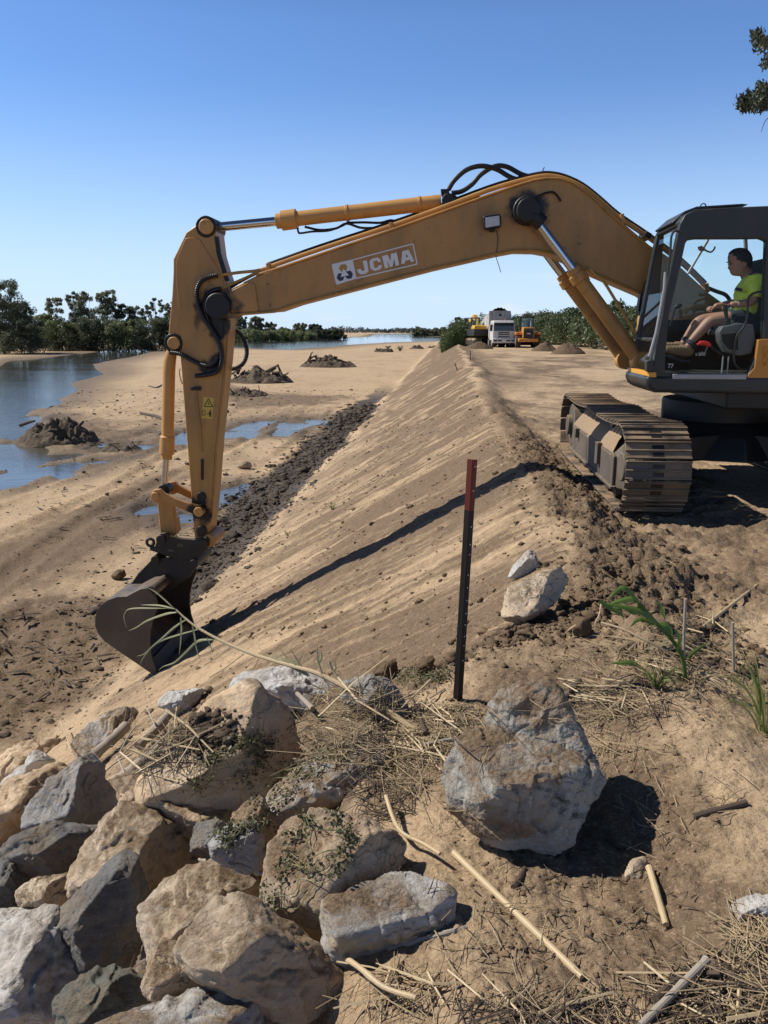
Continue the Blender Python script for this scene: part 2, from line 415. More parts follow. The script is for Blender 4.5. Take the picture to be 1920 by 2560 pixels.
def hit_pile(u, v):
    """where a line of sight meets the ground"""
    d = ray(u, v); y = _T; x = d.x / d.y * y; z = CAMZ + d.z / d.y * y
    b = np.nonzero(z < terrain(x, y))[0]
    i = b[0] if len(b) else len(y) - 1
    return Vector((x[i], y[i], z[i]))

def ground_material():
    m, nt, b = newmat('bank soil and sand'); n = NT(nt); p = n.pos()
    soil = n.attr('soil'); wet = n.attr('wet')
    f1 = n.noise(p, 2.3, 6, .6); f2 = n.noise(p, 14, 6, .65); f3 = n.noise(p, 90, 3, .6); f4 = n.noise(p, 38, 5, .7)
    s = n.math('ADD', soil, n.math('MULTIPLY', n.math('SUBTRACT', f2, .5), .9))
    s = n.ramp(n.math('ADD', s, n.math('MULTIPLY', n.math('SUBTRACT', f1, .5), .5)), .12, .72)
    sand = n.mix(f1, (SAND[0] * .86, SAND[1] * .84, SAND[2] * .80), (SAND[0] * 1.1, SAND[1] * 1.1, SAND[2] * 1.08))
    sand = n.mix(n.ramp(f2, .56, .72), sand, (.33, .23, .14))
    sand = n.mix(n.math('MULTIPLY', n.ramp(n.noise(n.mapping(p, (1, .45, 1)), .22, 7, .65), .48, .66), .5), sand, (.30, .215, .135))
    sand = n.mix(n.math('MULTIPLY', n.ramp(n.noise(n.mapping(p, (1.6, .3, 1), (0, 0, .08)), .9, 5, .6), .54, .68), .35), sand, (.27, .19, .12))
    sl = n.mix(f2, (SOIL[0] * .62, SOIL[1] * .62, SOIL[2] * .62), (SOIL[0] * 1.45, SOIL[1] * 1.45, SOIL[2] * 1.45))
    c = n.mix(s, sand, sl)
    c = n.mix(n.math('MULTIPLY', n.ramp(f3, .60, .70), .55), c, (.50, .38, .25))
    c = n.mix(n.math('MULTIPLY', n.ramp(f3, .42, .34), .6), c, (.10, .068, .042))
    c = n.mix(n.math('MULTIPLY', n.ramp(f4, .55, .70), .40), c, (.105, .073, .046)); c = n.mix(n.math('MULTIPLY', n.ramp(f4, .44, .34), .35), c, (.56, .43, .29))
    wk = n.ramp(n.math('ADD', wet, n.math('MULTIPLY', n.math('SUBTRACT', f2, .5), .7)), .2, .75)
    c = n.mix(wk, c, (.072, .054, .038))
    nt.links.new(c, b.inputs['Base Color'])
    nt.links.new(n.ramp(wk, 0, 1, .95, .62), b.inputs['Roughness']); b.inputs['Specular IOR Level'].default_value = .25
    h1 = n.noise(p, 11, 6, .7); h2 = n.noise(p, 55, 5, .7)
    h0 = n.noise(n.mapping(p, (1, 1, 1)), 1.6, 5, .65)
    nb = n.bump(h0, .5, .22); nb = n.bump(h1, .5, .06, nb); nb = n.bump(h2, .7, .014, nb); nb = n.bump(f4, .6, .010, nb)
    nt.links.new(nb, b.inputs['Normal']); return m
def build_ground():
    fr = np.radians(np.arange(-64, 64.01, .2)); bk = np.radians(np.arange(68, 293, 4.0))
    ang = np.concatenate([fr, bk])
    rr = np.concatenate([[.25, .5], np.exp(np.arange(math.log(.75), math.log(15), .0052)), np.exp(np.arange(math.log(15), math.log(9000), .0125))])
    A, Q = np.meshgrid(ang, rr); X = Q * np.sin(A); Y = Q * np.cos(A)
    z, soil, wet = terrain(X.ravel(), Y.ravel(), True)
    na, nr = len(ang), len(rr)
    V = np.column_stack([X.ravel(), Y.ravel(), z]); V = np.vstack([V, [0, 0, z[:na].mean()]])
    i = np.arange(nr - 1)[:, None] * na; j = np.arange(na)[None, :]; j2 = (j + 1) % na
    F = np.stack([i + j, i + na + j, i + na + j2, i + j2], -1).reshape(-1, 4)[:, ::-1]
    o = npmesh('ground', V, F, ground_material())
    for nm, a in (('soil', soil), ('wet', wet)):
        at = o.data.attributes.new(nm, 'FLOAT', 'POINT'); at.data.foreach_set('value', np.append(a, a[0]).astype(np.float32))
    tag(o, kind='structure'); return o
GROUND = build_ground(); HOLLOW = 0.0
from mathutils.bvhtree import BVHTree
GB = BVHTree.FromObject(GROUND, bpy.context.evaluated_depsgraph_get())
def hit(u, v):
    h = GB.ray_cast(CAM, ray(u, v).normalized())[0]
    return h if h is not None else atz(u, max(v, HOR + 2), BED)
def gz(x, y):
    h = GB.ray_cast(Vector((x, y, 60)), Vector((0, 0, -1)))[0]; return h.z if h is not None else 0.0
def build_water():
    m, nt, b = newmat('river water'); n = NT(nt); p = n.pos()
    b.inputs['Base Color'].default_value = (.07, .07, .055, 1); b.inputs['Roughness'].default_value = .04
    b.inputs['IOR'].default_value = 1.33; b.inputs['Specular IOR Level'].default_value = .5
    w = n.noise(n.mapping(p, (.6, 1.3, 1)), 2.2, 5, .6); w2 = n.noise(n.mapping(p, (.05, .12, 1)), 1.0, 3)
    nt.links.new(n.bump(n.math('MULTIPLY', w, n.ramp(w2, .3, .6, .35, 1)), .34, .09), b.inputs['Normal'])
    mb = MB(); S = 9000
    mb.add([(-S, 11, WATER), (S, 11, WATER), (S, S, WATER), (-S, S, WATER)], [(0, 1, 2, 3)])
    tag(mb.build('water', m, sharp=0), kind='structure')
build_water()
# ---------------------------------------------------------------- the excavator
XC = Vector((3.9, 9.4, 0)); YAW = R(5)
XF = Vector((-math.cos(YAW), math.sin(YAW), 0)); XL = Vector((-math.sin(YAW), -math.cos(YAW), 0)); UP = Vector((0, 0, 1))
def xp(u, v, off): return onplane(u, v, XC + XL * off, XL)
def xps(pts, off): return [xp(u, v, off) for u, v in pts]
def slab(pts, a, b, mb=None):
    """profile seen at lateral offset a, carried straight through to offset b"""
    A = xps(pts, a); mb = mb or MB(); return mb.prism(A, [p + XL * (b - a) for p in A])
def ring(outer, inner, a, b, mb=None):
    A = xps(outer, a); B = xps(inner, a); n = len(A); d = XL * (b - a); mb = mb or MB()
    vs = A + B + [p + d for p in A] + [p + d for p in B]; fs = []
    for i in range(n):
        j = (i + 1) % n
        fs += [(i, j, n + j, n + i), (2 * n + j, 2 * n + i, 3 * n + i, 3 * n + j), (j, i, 2 * n + i, 2 * n + j), (n + i, n + j, 3 * n + j, 3 * n + i)]
    return mb.add(vs, fs)
GRE = [(tuple(xp(540, 775, .28)), .34), (tuple(xp(545, 830, .2)), .14), (tuple(xp(1318, 525, .28)), .25), (tuple(xp(514, 566, .2)), .12), (tuple(xp(540, 905, .2)), .13), (tuple(xp(512, 918, .2)), .11),
       (tuple(xp(500, 1280, .2)), .22), (tuple(xp(433, 862, .2)), .10), (tuple(xp(503, 1330, .2)), .09), (tuple(xp(1440, 690, .42)), .12), (tuple(xp(1330, 500, .28)), .12)]
MY = simple('faded machine yellow', (.47, .245, .072), .42, var=.14, sc=2.5, bump=.06, grime=.45, grease=GRE, wear=1.0)
MYC = simple('cylinder yellow', (.55, .285, .085), .45, var=.10, sc=5, bump=.05, grime=.22, wear=.5)
MBLK = simple('greasy black', (.016, .015, .014), .5, var=.4, sc=20, bump=.3)
MRUB = simple('hose rubber', (.018, .018, .02), .45, bump=.1)
MCHR = simple('polished rod', (.62, .62, .62), .16, metal=1, var=.05, bump=0)
MSTEEL = simple('worn bucket steel', (.095, .082, .07), .5, metal=.25, var=.3, sc=3, bump=.2, wear=.3, dust=.25)
MHIT = simple('black hitch steel', (.028, .025, .023), .5, metal=.2, var=.4, sc=9, bump=.3, dust=.15)
MCAB = simple('charcoal cab paint', (.026, .030, .030), .38, var=.12, sc=4, bump=.04, dust=.22, dustcol=(.20, .19, .17))
MCABL = simple('grey cab plastic', (.10, .105, .105), .5, var=.15, bump=.05)
MSEAT = simple('black seat cloth', (.016, .016, .018), .8, var=.2, bump=.3, bscale=200)
MALU = simple('scuffed alloy sill', (.36, .36, .36), .5, metal=.3, var=.2, bump=.1)
MORG = simple('orange side panel', (.56, .25, .045), .45, var=.12, bump=.05, wear=.3)
MRED = simple('red lever grip', (.62, .03, .03), .4, var=.05, bump=0)
MTRK = simple('track steel', (.085, .075, .065), .45, metal=.35, var=.3, sc=8, bump=.2, dust=.95, dustcol=(.34, .24, .15))
MTFR = simple('dusty track frame', (.105, .088, .070), .7, var=.25, sc=3, bump=.2, dust=.62, dustcol=(.28, .205, .135))
MWHT = simple('white decal vinyl', (.74, .74, .74), .5, var=.05, bump=0)
MNAVY = simple('navy decal vinyl', (.035, .05, .09), .5, var=.05, bump=0)
MGOLD = simple('gold decal vinyl', (.42, .25, .055), .5, var=.05, bump=0)
MYEL = simple('yellow sticker', (.62, .43, .08), .5, var=.08, bump=0)
def glassmat(name, tint, refl, k9=.9):
    m, nt, b = newmat(name); N = nt.nodes; L = nt.links; N.remove(b)
    o = [q for q in N if q.type == 'OUTPUT_MATERIAL'][0]
    t = N.new('ShaderNodeBsdfTransparent'); t.inputs[0].default_value = (*tint, 1)
    g = N.new('ShaderNodeBsdfGlossy'); g.inputs['Roughness'].default_value = .03; g.inputs[0].default_value = (.9, .95, 1, 1)
    fr = N.new('ShaderNodeFresnel'); fr.inputs[0].default_value = 1.5
    k = N.new('ShaderNodeMath'); k.operation = 'MULTIPLY_ADD'; k.inputs[1].default_value = k9; k.inputs[2].default_value = refl
    x = N.new('ShaderNodeMixShader'); L.new(fr.outputs[0], k.inputs[0]); L.new(k.outputs[0], x.inputs[0]); L.new(t.outputs[0], x.inputs[1]); L.new(g.outputs[0], x.inputs[2])
    L.new(x.outputs[0], o.inputs[0]); return m
MGL = glassmat('cab glass', (.80, .90, .92), .02, .5); MGLD = glassmat('clean door glass', (.95, .97, .97), .0, .2)

EX = empty('excavator', XC)
tag(EX, 'large yellow tracked excavator with charcoal cab reaching its boom over the bank', 'excavator')
def build_excavator():
    W = .28
    # ---- boom
    top = [(556,740),(574,723),(639,690),(700,671),(977,577),(1042,554),(1220,490),(1289,466),(1335,452),(1364,447),(1400,448),(1432,458),(1472,485),(1543,552),(1622,619),(1702,668),(1770,731),(1806,757)]
    bot = [(1800,800),(1770,812),(1709,800),(1614,736),(1502,688),(1440,658),(1390,634),(1342,625),(1289,624),(1241,633),(1080,670),(739,759),(687,777),(587,785),(572,784),(562,768)]
    boom = slab(top + bot, W, -W).build('boom', MY, EX, bevel=.012)
    mb = MB()
    mb.tube(xps([(640,687),(700,669),(977,575),(1042,552),(1220,488),(1289,464),(1335,450),(1364,445.5),(1400,446),(1432,456),(1472,483),(1543,550),(1622,617),(1702,666)], W + .012), .016, 6)
    mb.build('flange', MY, boom)
    mb = MB(); mb.tube(xps([(1614,739),(1502,690),(1440,660),(1390,636),(1342,627),(1289,626),(1241,635),(1080,672),(739,761),(687,779),(587,787)], W + .012), .017, 6)
    mb.build('flange', MY, boom)
    # tip cheek plate, pivot boss
    slab([(566,742),(575,728),(620,706),(637,710),(646,776),(640,779),(575,780)], W + .02, W).build('cheek_plate', MY, boom, bevel=.006)
    mb = MB(); a = xp(543, 765, .36); mb.cyl(a, a - XL * .72, .15, 28); mb.build('pivot_pin', MBLK, boom, bevel=.015)
    a = xp(1318, 525, .37); mb = MB(); mb.cyl(a, a - XL * .74, .155, 28); a = xp(1318, 525, .5); mb.cyl(a, a - XL * .2, .10, 24); mb.build('pivot_pin', MBLK, boom, bevel=.015)
    # arm cylinder bracket on the boom
    slab([(1098,528),(1108,492),(1120,482),(1134,484),(1146,494),(1200,490),(1215,492)], .13, -.13).build('cylinder_bracket', MBLK, boom, bevel=.01)
    mb = MB(); a = xp(1121, 500, .2); mb.cyl(a, a - XL * .4, .075, 20); slab([(1101,472),(1122,472),(1124,484),(1103,486)], .1, -.1, mb); mb.build('bracket_pin', MBLK, boom, bevel=.008)
    # lamp
    mb = slab([(1208,542),(1214,538),(1248,534),(1252,538),(1253,564),(1248,569),(1214,574),(1210,570)], W + .10, W + .02)
    mb.box(xp(1230, 576, W + .03), (.06, .06, .03)); lamp = mb.build('work_lamp', MBLK, boom, bevel=.008)
    slab([(1213,544),(1248,539),(1249,563),(1214,569)], W + .106, W + .10).build('lens', simple('lamp lens', (.55, .56, .56), .15, var=.25, sc=30, bump=.2), lamp)
    MB().tube(spline(xps([(1241,575),(1245,595),(1243,618),(1240,640),(1247,664),(1252,681)], W + .02)), .004, 5).build('loose_wire', MRUB, boom)
    MB().tube(spline(xps([(1360,440),(1357,428),(1361,418)], 0)), .006, 5).build('loose_wire', MRUB, boom)
    MB().tube(spline(xps([(1330,505),(1345,492),(1360,484),(1380,480),(1392,488),(1402,503)], W + .02)), .012, 6).build('grease_hose', MRUB, boom)
    # ---- decal on the near face, each letter laid on the paint
    def zp(x, y): return (800 + x * .16878, 580 + y * .16878)
    def flat(name, polys, m, lift, parent, holes=None):
        mb = MB()
        for P in polys:
            pts = [xp(*zp(*q), W + lift) for q in P[0]]; loops = [pts] + [[xp(*zp(*q), W + lift) for q in h] for h in P[1:]]
            loops = [[Vector(p) for p in l] for l in loops]; tri = geometry.tessellate_polygon(loops); al = [p for l in loops for p in l]
            mb.add(al, [tuple(t) for t in tri])
        return mb.build(name, m, parent, sharp=0)
    dec = flat('decal', [[[(172,490),(186,474),(484,404),(541,690),(252,780),(238,772)]],
        [[(484,404),(1362,170),(1380,174),(1388,190),(1446,462),(1442,478),(1430,487),(541,694),(538,676),(1424,470),(1428,462),(1372,196),(1364,188),(488,420)]]], MWHT, .003, boom)
    flat('lettering', [[[(633,430),(694,417),(722,582),(686,614),(612,630),(562,602),(549,554),(603,543),(608,566),(640,578),(660,562)]],
        [[(730,440),(765,395),(850,376),(895,402),(903,440),(856,450),(849,420),(795,432),(790,440),(806,528),(815,534),(858,522),(862,496),(912,485),(918,522),(880,560),(815,577),(765,555),(745,530)]],
        [[(918,356),(1002,337),(1046,432),(1052,322),(1136,303),(1173,490),(1118,501),(1098,388),(1076,512),(1036,520),(990,410),(1014,528),(960,539)]],
        [[(1218,286),(1310,261),(1398,431),(1346,444),(1331,411),(1262,428),(1256,465),(1203,476)], [(1268,378),(1280,318),(1308,368)]]], MWHT, .003, dec)
    flat('emblem', [[[(303,486),(372,474),(404,514),(386,580),(322,592),(280,546)]]], MGOLD, .005, dec)
    flat('emblem', [[[(268,614),(350,604),(366,650),(340,716),(285,728),(246,680)]], [[(372,588),(456,571),(488,624),(470,686),(408,697),(356,640)]]], MNAVY, .005, dec)
    flat('emblem', [[[(346,541),(427,640),(307,666)]]], MWHT, .007, dec)
    # ---- pipes on the boom
    P1 = [(669,669),(800,623),(977,565),(1100,521),(1220,476),(1290,455),(1340,443),(1372,440),(1410,447),(1456,468),(1500,502),(1547,543),(1622,594),(1702,655),(1765,716)]
    MB().tube(spline(xps(P1, .2), 3), .026, 10).build('hydraulic_pipe', MYC, boom)
    MB().tube(spline(xps([(u, v - 9) for u, v in P1], -.05), 3), .017, 8).build('hydraulic_pipe', MHIT, boom)
    MB().tube(spline(xps([(669,669),(640,677),(600,681),(570,685),(543,689)], .2), 4), .018, 8).build('hydraulic_pipe', MYC, boom)
    MB().tube(spline(xps([(669,672),(640,683),(610,697),(575,712),(553,723)], .2), 4), .018, 8).build('hydraulic_pipe', MYC, boom)
    MB().tube(spline(xps([(665,674),(630,690),(600,706),(575,720)], .12), 4), .012, 8).build('hydraulic_pipe', MHIT, boom)
    mb = MB(); 
    for u, v in ((669,671),(977,570),(1556,548),(1768,722)):
        slab([(u-5,v-13),(u+4,v-15),(u+7,v+8),(u-2,v+11)], .24, -.12, mb)
    mb.builds('pipe_clamp', MYC, boom, bevel=.005)
    mb = MB(); slab([(1616,576),(1630,584),(1627,598),(1612,590)], .24, -.12, mb); mb.build('pipe_clamp', MBLK, boom, bevel=.005)
    MB().tube(spline(xps([(1765,718),(1790,728),(1815,738),(1830,760)], .2), 4), .022, 8).build('boom_hose', MRUB, boom)
    for k, H in enumerate(([(1121,475),(1136,451),(1166,425),(1203,415),(1241,423),(1274,442),(1304,453)], [(1129,483),(1155,478),(1181,460),(1203,436),(1237,416),(1267,417),(1304,436),(1338,445)])):
        MB().tube(spline(xps(H, .05 - .1 * k), 6), .027, 10).build('boom_hose', MRUB, boom)
    MB().tube(spline(xps([(744,570),(746,580),(752,583),(780,579),(820,577),(850,567),(866,559)], .04), 5), .012, 8).build('boom_hose', MRUB, boom)
    MB().tube(spline(xps([(762,567),(800,575),(840,571),(866,559),(900,569),(930,570),(958,566)], .0), 5), .014, 8).build('boom_hose', MRUB, boom)
    MB().tube(spline(xps([(866,557),(910,556),(950,557),(975,551),(990,553)], -.05), 5), .014, 8).build('boom_hose', MRUB, boom)
    # ---- arm cylinder
    mb = MB(); A = [xp(u, v, 0) for u, v in ((691,553.5),(704,552),(706,551),(742,547),(747,547),(1000,517),(1103,505))]
    mb.tube([A[0], A[1], A[1] * .99 + A[2] * .01, A[3], A[3] * .99 + A[4] * .01, A[5], A[6]], [.085, .085, .112, .112, .083, .083, .083], 24)
    for u, v in ((868, 532.6), (1049, 511.5)): mb.tube([xp(u - 3, v + .3, 0), xp(u + 4, v - .4, 0)], .093, 24)
    cy = mb.build('arm_cylinder', MYC, EX, bevel=.004)
    MB().cyl(xp(520, 570, 0), xp(700, 552.5, 0), .052, 20).build('piston_rod', MCHR, cy)
    mb = MB(); a = xp(516, 568, .12); mb.cyl(a, a - XL * .24, .10, 24); mb.build('rod_eye', MBLK, cy, bevel=.01)
    # ---- boom cylinders
    for sgn in (1, -1):
        o = .44 if sgn > 0 else -.44
        def bp(u, v): return xp(u, v, .44) + XL * (o - .44)
        mb = MB(); mb.tube([bp(1432,672), bp(1440,684), bp(1441,685), bp(1452,702), bp(1453,703), bp(1592,892)], [.082, .082, .098, .098, .077, .077], 22)
        slab([(1452,672),(1470,684),(1476,700),(1462,712),(1446,700)], o + .04, o - .04, mb) if sgn > 0 else None
        c = mb.build('boom_cylinder', MY, EX, bevel=.004)
        MB().cyl(bp(1325, 530), bp(1436, 678), .052, 20).build('piston_rod', MCHR, c)
        mb = MB(); a = bp(1320, 526); mb.cyl(a + XL * .08, a - XL * .08, .125, 24); mb.cyl(bp(1330,536), bp(1357,560), .085, 20); mb.build('rod_eye', MBLK, c, bevel=.01)
        mb = MB(); a = bp(1604, 905); mb.cyl(a + XL * .09, a - XL * .09, .12, 20); mb.build('foot_eye', MYC, c, bevel=.01)
        mb = MB(); mb.tube(spline([bp(1474,672), bp(1490,690), bp(1510,705), bp(1550,770), bp(1590,835)], 4), .016, 8); mb.build('steel_pipe', MYC, c)
    # ---- stick
    SW = .19
    st = [(500,556),(509,552),(522,551),(534,558),(538,564),(539,590),(545,636),(556,672),(566,703),(572,735),(570,790),(567,840),(562,900),(553,985),(540,1105),(530,1240),(524,1300),(518,1352),(510,1372),(492,1368),(487,1342),(484,1325),(478,1245),(470,1141),(457,973),(450,880),(444,872),(430,872),(421,862),(421,831),(430,736),(433,682),(433,648),(443,628),(465,581)]
    stick = slab(st, SW, -SW).build('stick', MY, EX, bevel=.012)
    slab([(463,596),(480,592),(500,600),(556,690),(562,735),(560,790),(556,850),(540,905),(515,925),(470,922),(455,880),(440,700),(440,652)], SW + .012, SW).build('cheek_plate', MY, stick, bevel=.005)
    mb = MB(); mb.tube(xps([(540,592),(546,636),(557,672),(567,703)], SW - .03), .035, 8); mb.build('edge_guard', MBLK, stick)
    mb = MB()
    mb.tube(xps([(574,800),(571,840),(566,900),(557,985),(544,1105),(534,1240),(526,1310)], SW - .012), .014, 6); mb.build('flange', MY, stick)
    mb = MB()
    for u, v, r_, l_ in ((514, 566, .085, .06), (433, 858, .075, .05)):
        a = xp(u, v, SW + l_); mb.cyl(a, a - XL * (2 * SW + 2 * l_), r_, 24)
    mb.builds('pin', MYC, stick, bevel=.01)
    mb = MB()
    for u, v, r_ in ((514, 566, .12), (433, 858, .115), (503, 1242, .06), (503, 1327, .062)):
        a = xp(u, v, SW + .02); mb.cyl(a, a - XL * (2 * SW + .04), r_, 24)
    mb.builds('pin_boss', MBLK, stick, bevel=.008)
    a = xp(522, 1352, SW + .02); mb = MB(); mb.cyl(a, a - XL * (2 * SW + .04), .088, 24); mb.build('pin_boss', MY, stick, bevel=.01)
    # sticker with a warning triangle and a standing figure
    k = SW + .003
    lab = slab([(509,992),(535,995),(531,1047),(504,1045)], k + .001, k - .001).build('warning_sticker', MYEL, stick)
    mb = MB(); k += .004
    def stroke(a, b, w=.7):
        d = Vector((b[0] - a[0], b[1] - a[1])); d.normalize(); q = Vector((-d.y, d.x)) * w
        mb.add(xps([(a[0] + q.x, a[1] + q.y), (b[0] + q.x, b[1] + q.y), (b[0] - q.x, b[1] - q.y), (a[0] - q.x, a[1] - q.y)], k), [(0, 1, 2, 3)])
    T = [(521,997),(532,1017),(510,1016)]
    for i in range(3): stroke(T[i], T[(i + 1) % 3], .9)
    stroke((521,1005),(521,1011)); stroke((519,1008),(524,1012))
    for a_, b_ in (((507,1026),(513,1026)),((513,1026),(512,1039)),((512,1039),(506,1038)),((506,1038),(507,1026)),((515,1035),(521,1035))): stroke(a_, b_, .6)
    stroke((526,1025),(526,1029),1.6); stroke((525,1030),(525,1036),3); stroke((524,1036),(524,1042),1.1); stroke((527,1036),(527,1042),1.1)
    mb.build('pictogram', MBLK, lab, sharp=0)
    mb = MB(); slab([(477,967),(502,966),(502,976),(477,976)], SW + .02, SW, mb); slab([(502,1148),(508,1148),(508,1200),(502,1200)], SW + .02, SW, mb); mb.builds('hose_bracket', MBLK, stick, bevel=.003)
    MB().tube(spline(xps([(450,922),(448,930),(452,950),(456,960)], SW + .02), 4), .008, 6).build('steel_pipe', MYC, stick)
    MB().tube(xps([(489,975),(492,1005),(500,1060),(505,1130)], SW + .01), .009, 6).build('steel_pipe', MY, stick)
    def hose(P, off, r_=.026, name='stick_hose'):
        pts = spline(xps(P, off), 10); q = []; rr = []; L = 0
        for i in range(len(pts) - 1):
            n = max(1, int((pts[i + 1] - pts[i]).length / .012))
            for j in range(n): q.append(pts[i].lerp(pts[i + 1], j / n)); rr.append(r_ * (1.12 if len(q) % 2 else .92))
        MB().tube(q, rr, 10).build(name, MRUB, stick)
    hose([(543,688),(520,693),(502,704),(492,728),(495,760),(510,795),(530,825),(546,855),(554,885),(552,912),(540,930),(515,937),(485,940)], SW + .06)
    hose([(553,722),(530,727),(514,742),(512,770),(525,815),(545,850),(556,890),(545,918),(525,926)], SW + .04)
    hose([(425,881),(450,885),(475,898),(500,910),(520,914),(538,904),(547,888)], SW + .05)
    hose([(577,823),(598,833),(612,856),(617,882),(609,907),(592,920),(572,923)], -SW - .03)
    # ---- bucket cylinder and links
    mb = MB(); a = [xp(u, v, 0) for u, v in ((431,872),(424,905),(422.5,930),(419,1089),(418.7,1092),(417,1134),(416.8,1136),(416,1147))]
    mb.tube(a, [.06, .075, .075, .075, .092, .092, .07, .07], 24); a0 = xp(433, 858, .1); mb.cyl(a0, a0 - XL * .2, .09, 20)
    bc = mb.build('bucket_cylinder', MYC, EX, bevel=.004)
    MB().cyl(xp(416, 1140, 0), xp(410, 1222, 0), .041, 20).build('piston_rod', MCHR, bc)
    a0 = xp(409, 1226, .08); mb = MB(); mb.cyl(a0, a0 - XL * .16, .075, 20); mb.build('rod_eye', MBLK, bc, bevel=.008)
    for o in (.26, -.26):
        def lp(u, v): return xp(u, v, .26) + XL * (o - .26)
        mb = MB(); P = [(380,1232),(388,1223),(402,1222),(412,1232),(440,1246),(470,1256),(505,1263),(512,1272),(508,1288),(494,1294),(480,1282),(440,1266),(410,1252),(396,1257),(384,1252)]
        A = [lp(*q) + XL * .03 for q in P]; mb.prism(A, [p - XL * .06 for p in A]); ln = mb.build('side_link', MY, EX, bevel=.01)
        mb = MB(); a = lp(391, 1240); mb.cyl(a + XL * .05, a - XL * .05, .055, 20); a = lp(499, 1278); mb.cyl(a + XL * .06, a - XL * .06, .06, 20); mb.builds('pin', MYC, ln, bevel=.008)
    a = xp(391, 1240, .26); mb = MB(); mb.cyl(a, a - XL * .52, .05, 18)
    for o in (.14, -.06): slab([(392,1250),(414,1246),(433,1258),(440,1335),(402,1338)], o, o - .08, mb)
    slab([(396,1300),(436,1298),(440,1335),(402,1338)], .1, -.1, mb)
    mb.build('bucket_link', MY, EX, bevel=.01)
    # ---- quick hitch and bucket
    mb = MB()
    for o in (.25, -.19): slab([(394,1345),(400,1334),(414,1332),(423,1341),(455,1347),(490,1349),(515,1343),(522,1350),(519,1371),(487,1406),(436,1398),(376,1376),(372,1370),(386,1368),(389,1360)], o, o - .06, mb)
    slab([(386,1370),(420,1376),(486,1392),(486,1405),(436,1398),(378,1377)], .2, -.2, mb)
    hit_ = mb.build('quick_hitch', MHIT, EX, bevel=.008)
    mb = MB(); c = xp(376, 1356, .22); rad = (xp(385, 1356, .22) - c).length
    mb.tube([c + (XF * math.cos(t) + UP * math.sin(t)) * rad for t in np.linspace(0, 2 * math.pi, 17)], .02, 8, cap=False)
    mb.build('lifting_eye', MHIT, hit_)
    mb = MB(); a = xp(401, 1350, .28); mb.cyl(a, a - XL * .56, .06, 18); a = xp(508, 1362, .28); mb.cyl(a, a - XL * .56, .06, 18); mb.builds('pin', MHIT, hit_, bevel=.006)
    slab([(443,1359),(458,1361),(458,1368),(443,1366)], .252, .25).build('plate_window', MSTEEL, hit_); slab([(418,1372),(434,1375),(434,1381),(418,1378)], .252, .25).build('plate_window', MSTEEL, hit_)
    BW = .75
    left = [(369,1470),(352,1472),(334,1481),(316,1491),(291,1492),(267,1501),(250,1514),(241,1530),(237,1549),(238,1568),(246,1586),(262,1604),(300,1631),(352,1666),(382,1687),(397,1698)]
    right = [(391,1676),(379,1640),(375,1612),(376,1580),(383,1548),(395,1518),(389,1494)]
    bowl = MB()
    A = xps(left, BW); cen = sum(A, Vector()) / len(A); n = len(A); B = [p.lerp(cen, .05) for p in A]; d = XL * (-2 * BW)
    vs = A + B + [p + d for p in A] + [p + d for p in B]
    fs = [(0, n, 3 * n, 2 * n), (n - 1, 3 * n - 1, 4 * n - 1, 2 * n - 1)]
    for i in range(n - 1):
        fs += [(i, i + 1, n + i + 1, n + i), (2 * n + i + 1, 2 * n + i, 3 * n + i, 3 * n + i + 1), (i + 1, i, 2 * n + i, 2 * n + i + 1), (n + i, n + i + 1, 3 * n + i + 1, 3 * n + i)]
    bowl.add(vs, fs); bk = bowl.build('bucket', MSTEEL, EX, bevel=.004, sharp=50)
    for o in (BW + .012, -BW + .012):
        P = xps(left + right, BW + .012); P = [p + XL * (o - BW - .012) for p in P]
        MB().prism(P, [p - XL * .03 for p in P]).build('side_plate', MSTEEL, bk, bevel=.004)
    E = [(352,1660),(379,1640),(375,1612),(376,1580),(383,1548),(395,1518),(390,1498)]
    P = xps([(391,1676),(379,1640),(375,1612),(376,1580),(383,1548),(395,1518),(388,1500),(362,1520),(352,1570),(354,1640),(385,1688)], BW + .02)
    MB().prism(P, [p - XL * .02 for p in P]).build('side_cutter', MSTEEL, bk, bevel=.004)
    a = xp(378, 1480, BW - .01); MB().cyl(a, a - XL * (2 * BW - .06), .07, 22).build('torque_tube', MSTEEL, bk)
    for o in (.24, -.18):
        slab([(318,1474),(345,1434),(384,1394),(440,1396),(488,1404),(492,1416),(470,1446),(430,1474),(392,1486),(350,1482)], o, o - .05).build('bucket_ear', MHIT, bk, bevel=.006)
    mb = MB(); a = xp(387, 1401, .3); mb.cyl(a, a - XL * .6, .055, 18); a = xp(484, 1410, .3); mb.cyl(a, a - XL * .6, .055, 18); mb.builds('pin', MHIT, bk, bevel=.006)
    P = xps([(360,1664),(398,1700),(402,1697),(368,1660)], BW); MB().prism(P, [p + d for p in P]).build('cutting_edge', MSTEEL, bk, bevel=.003)
build_excavator()
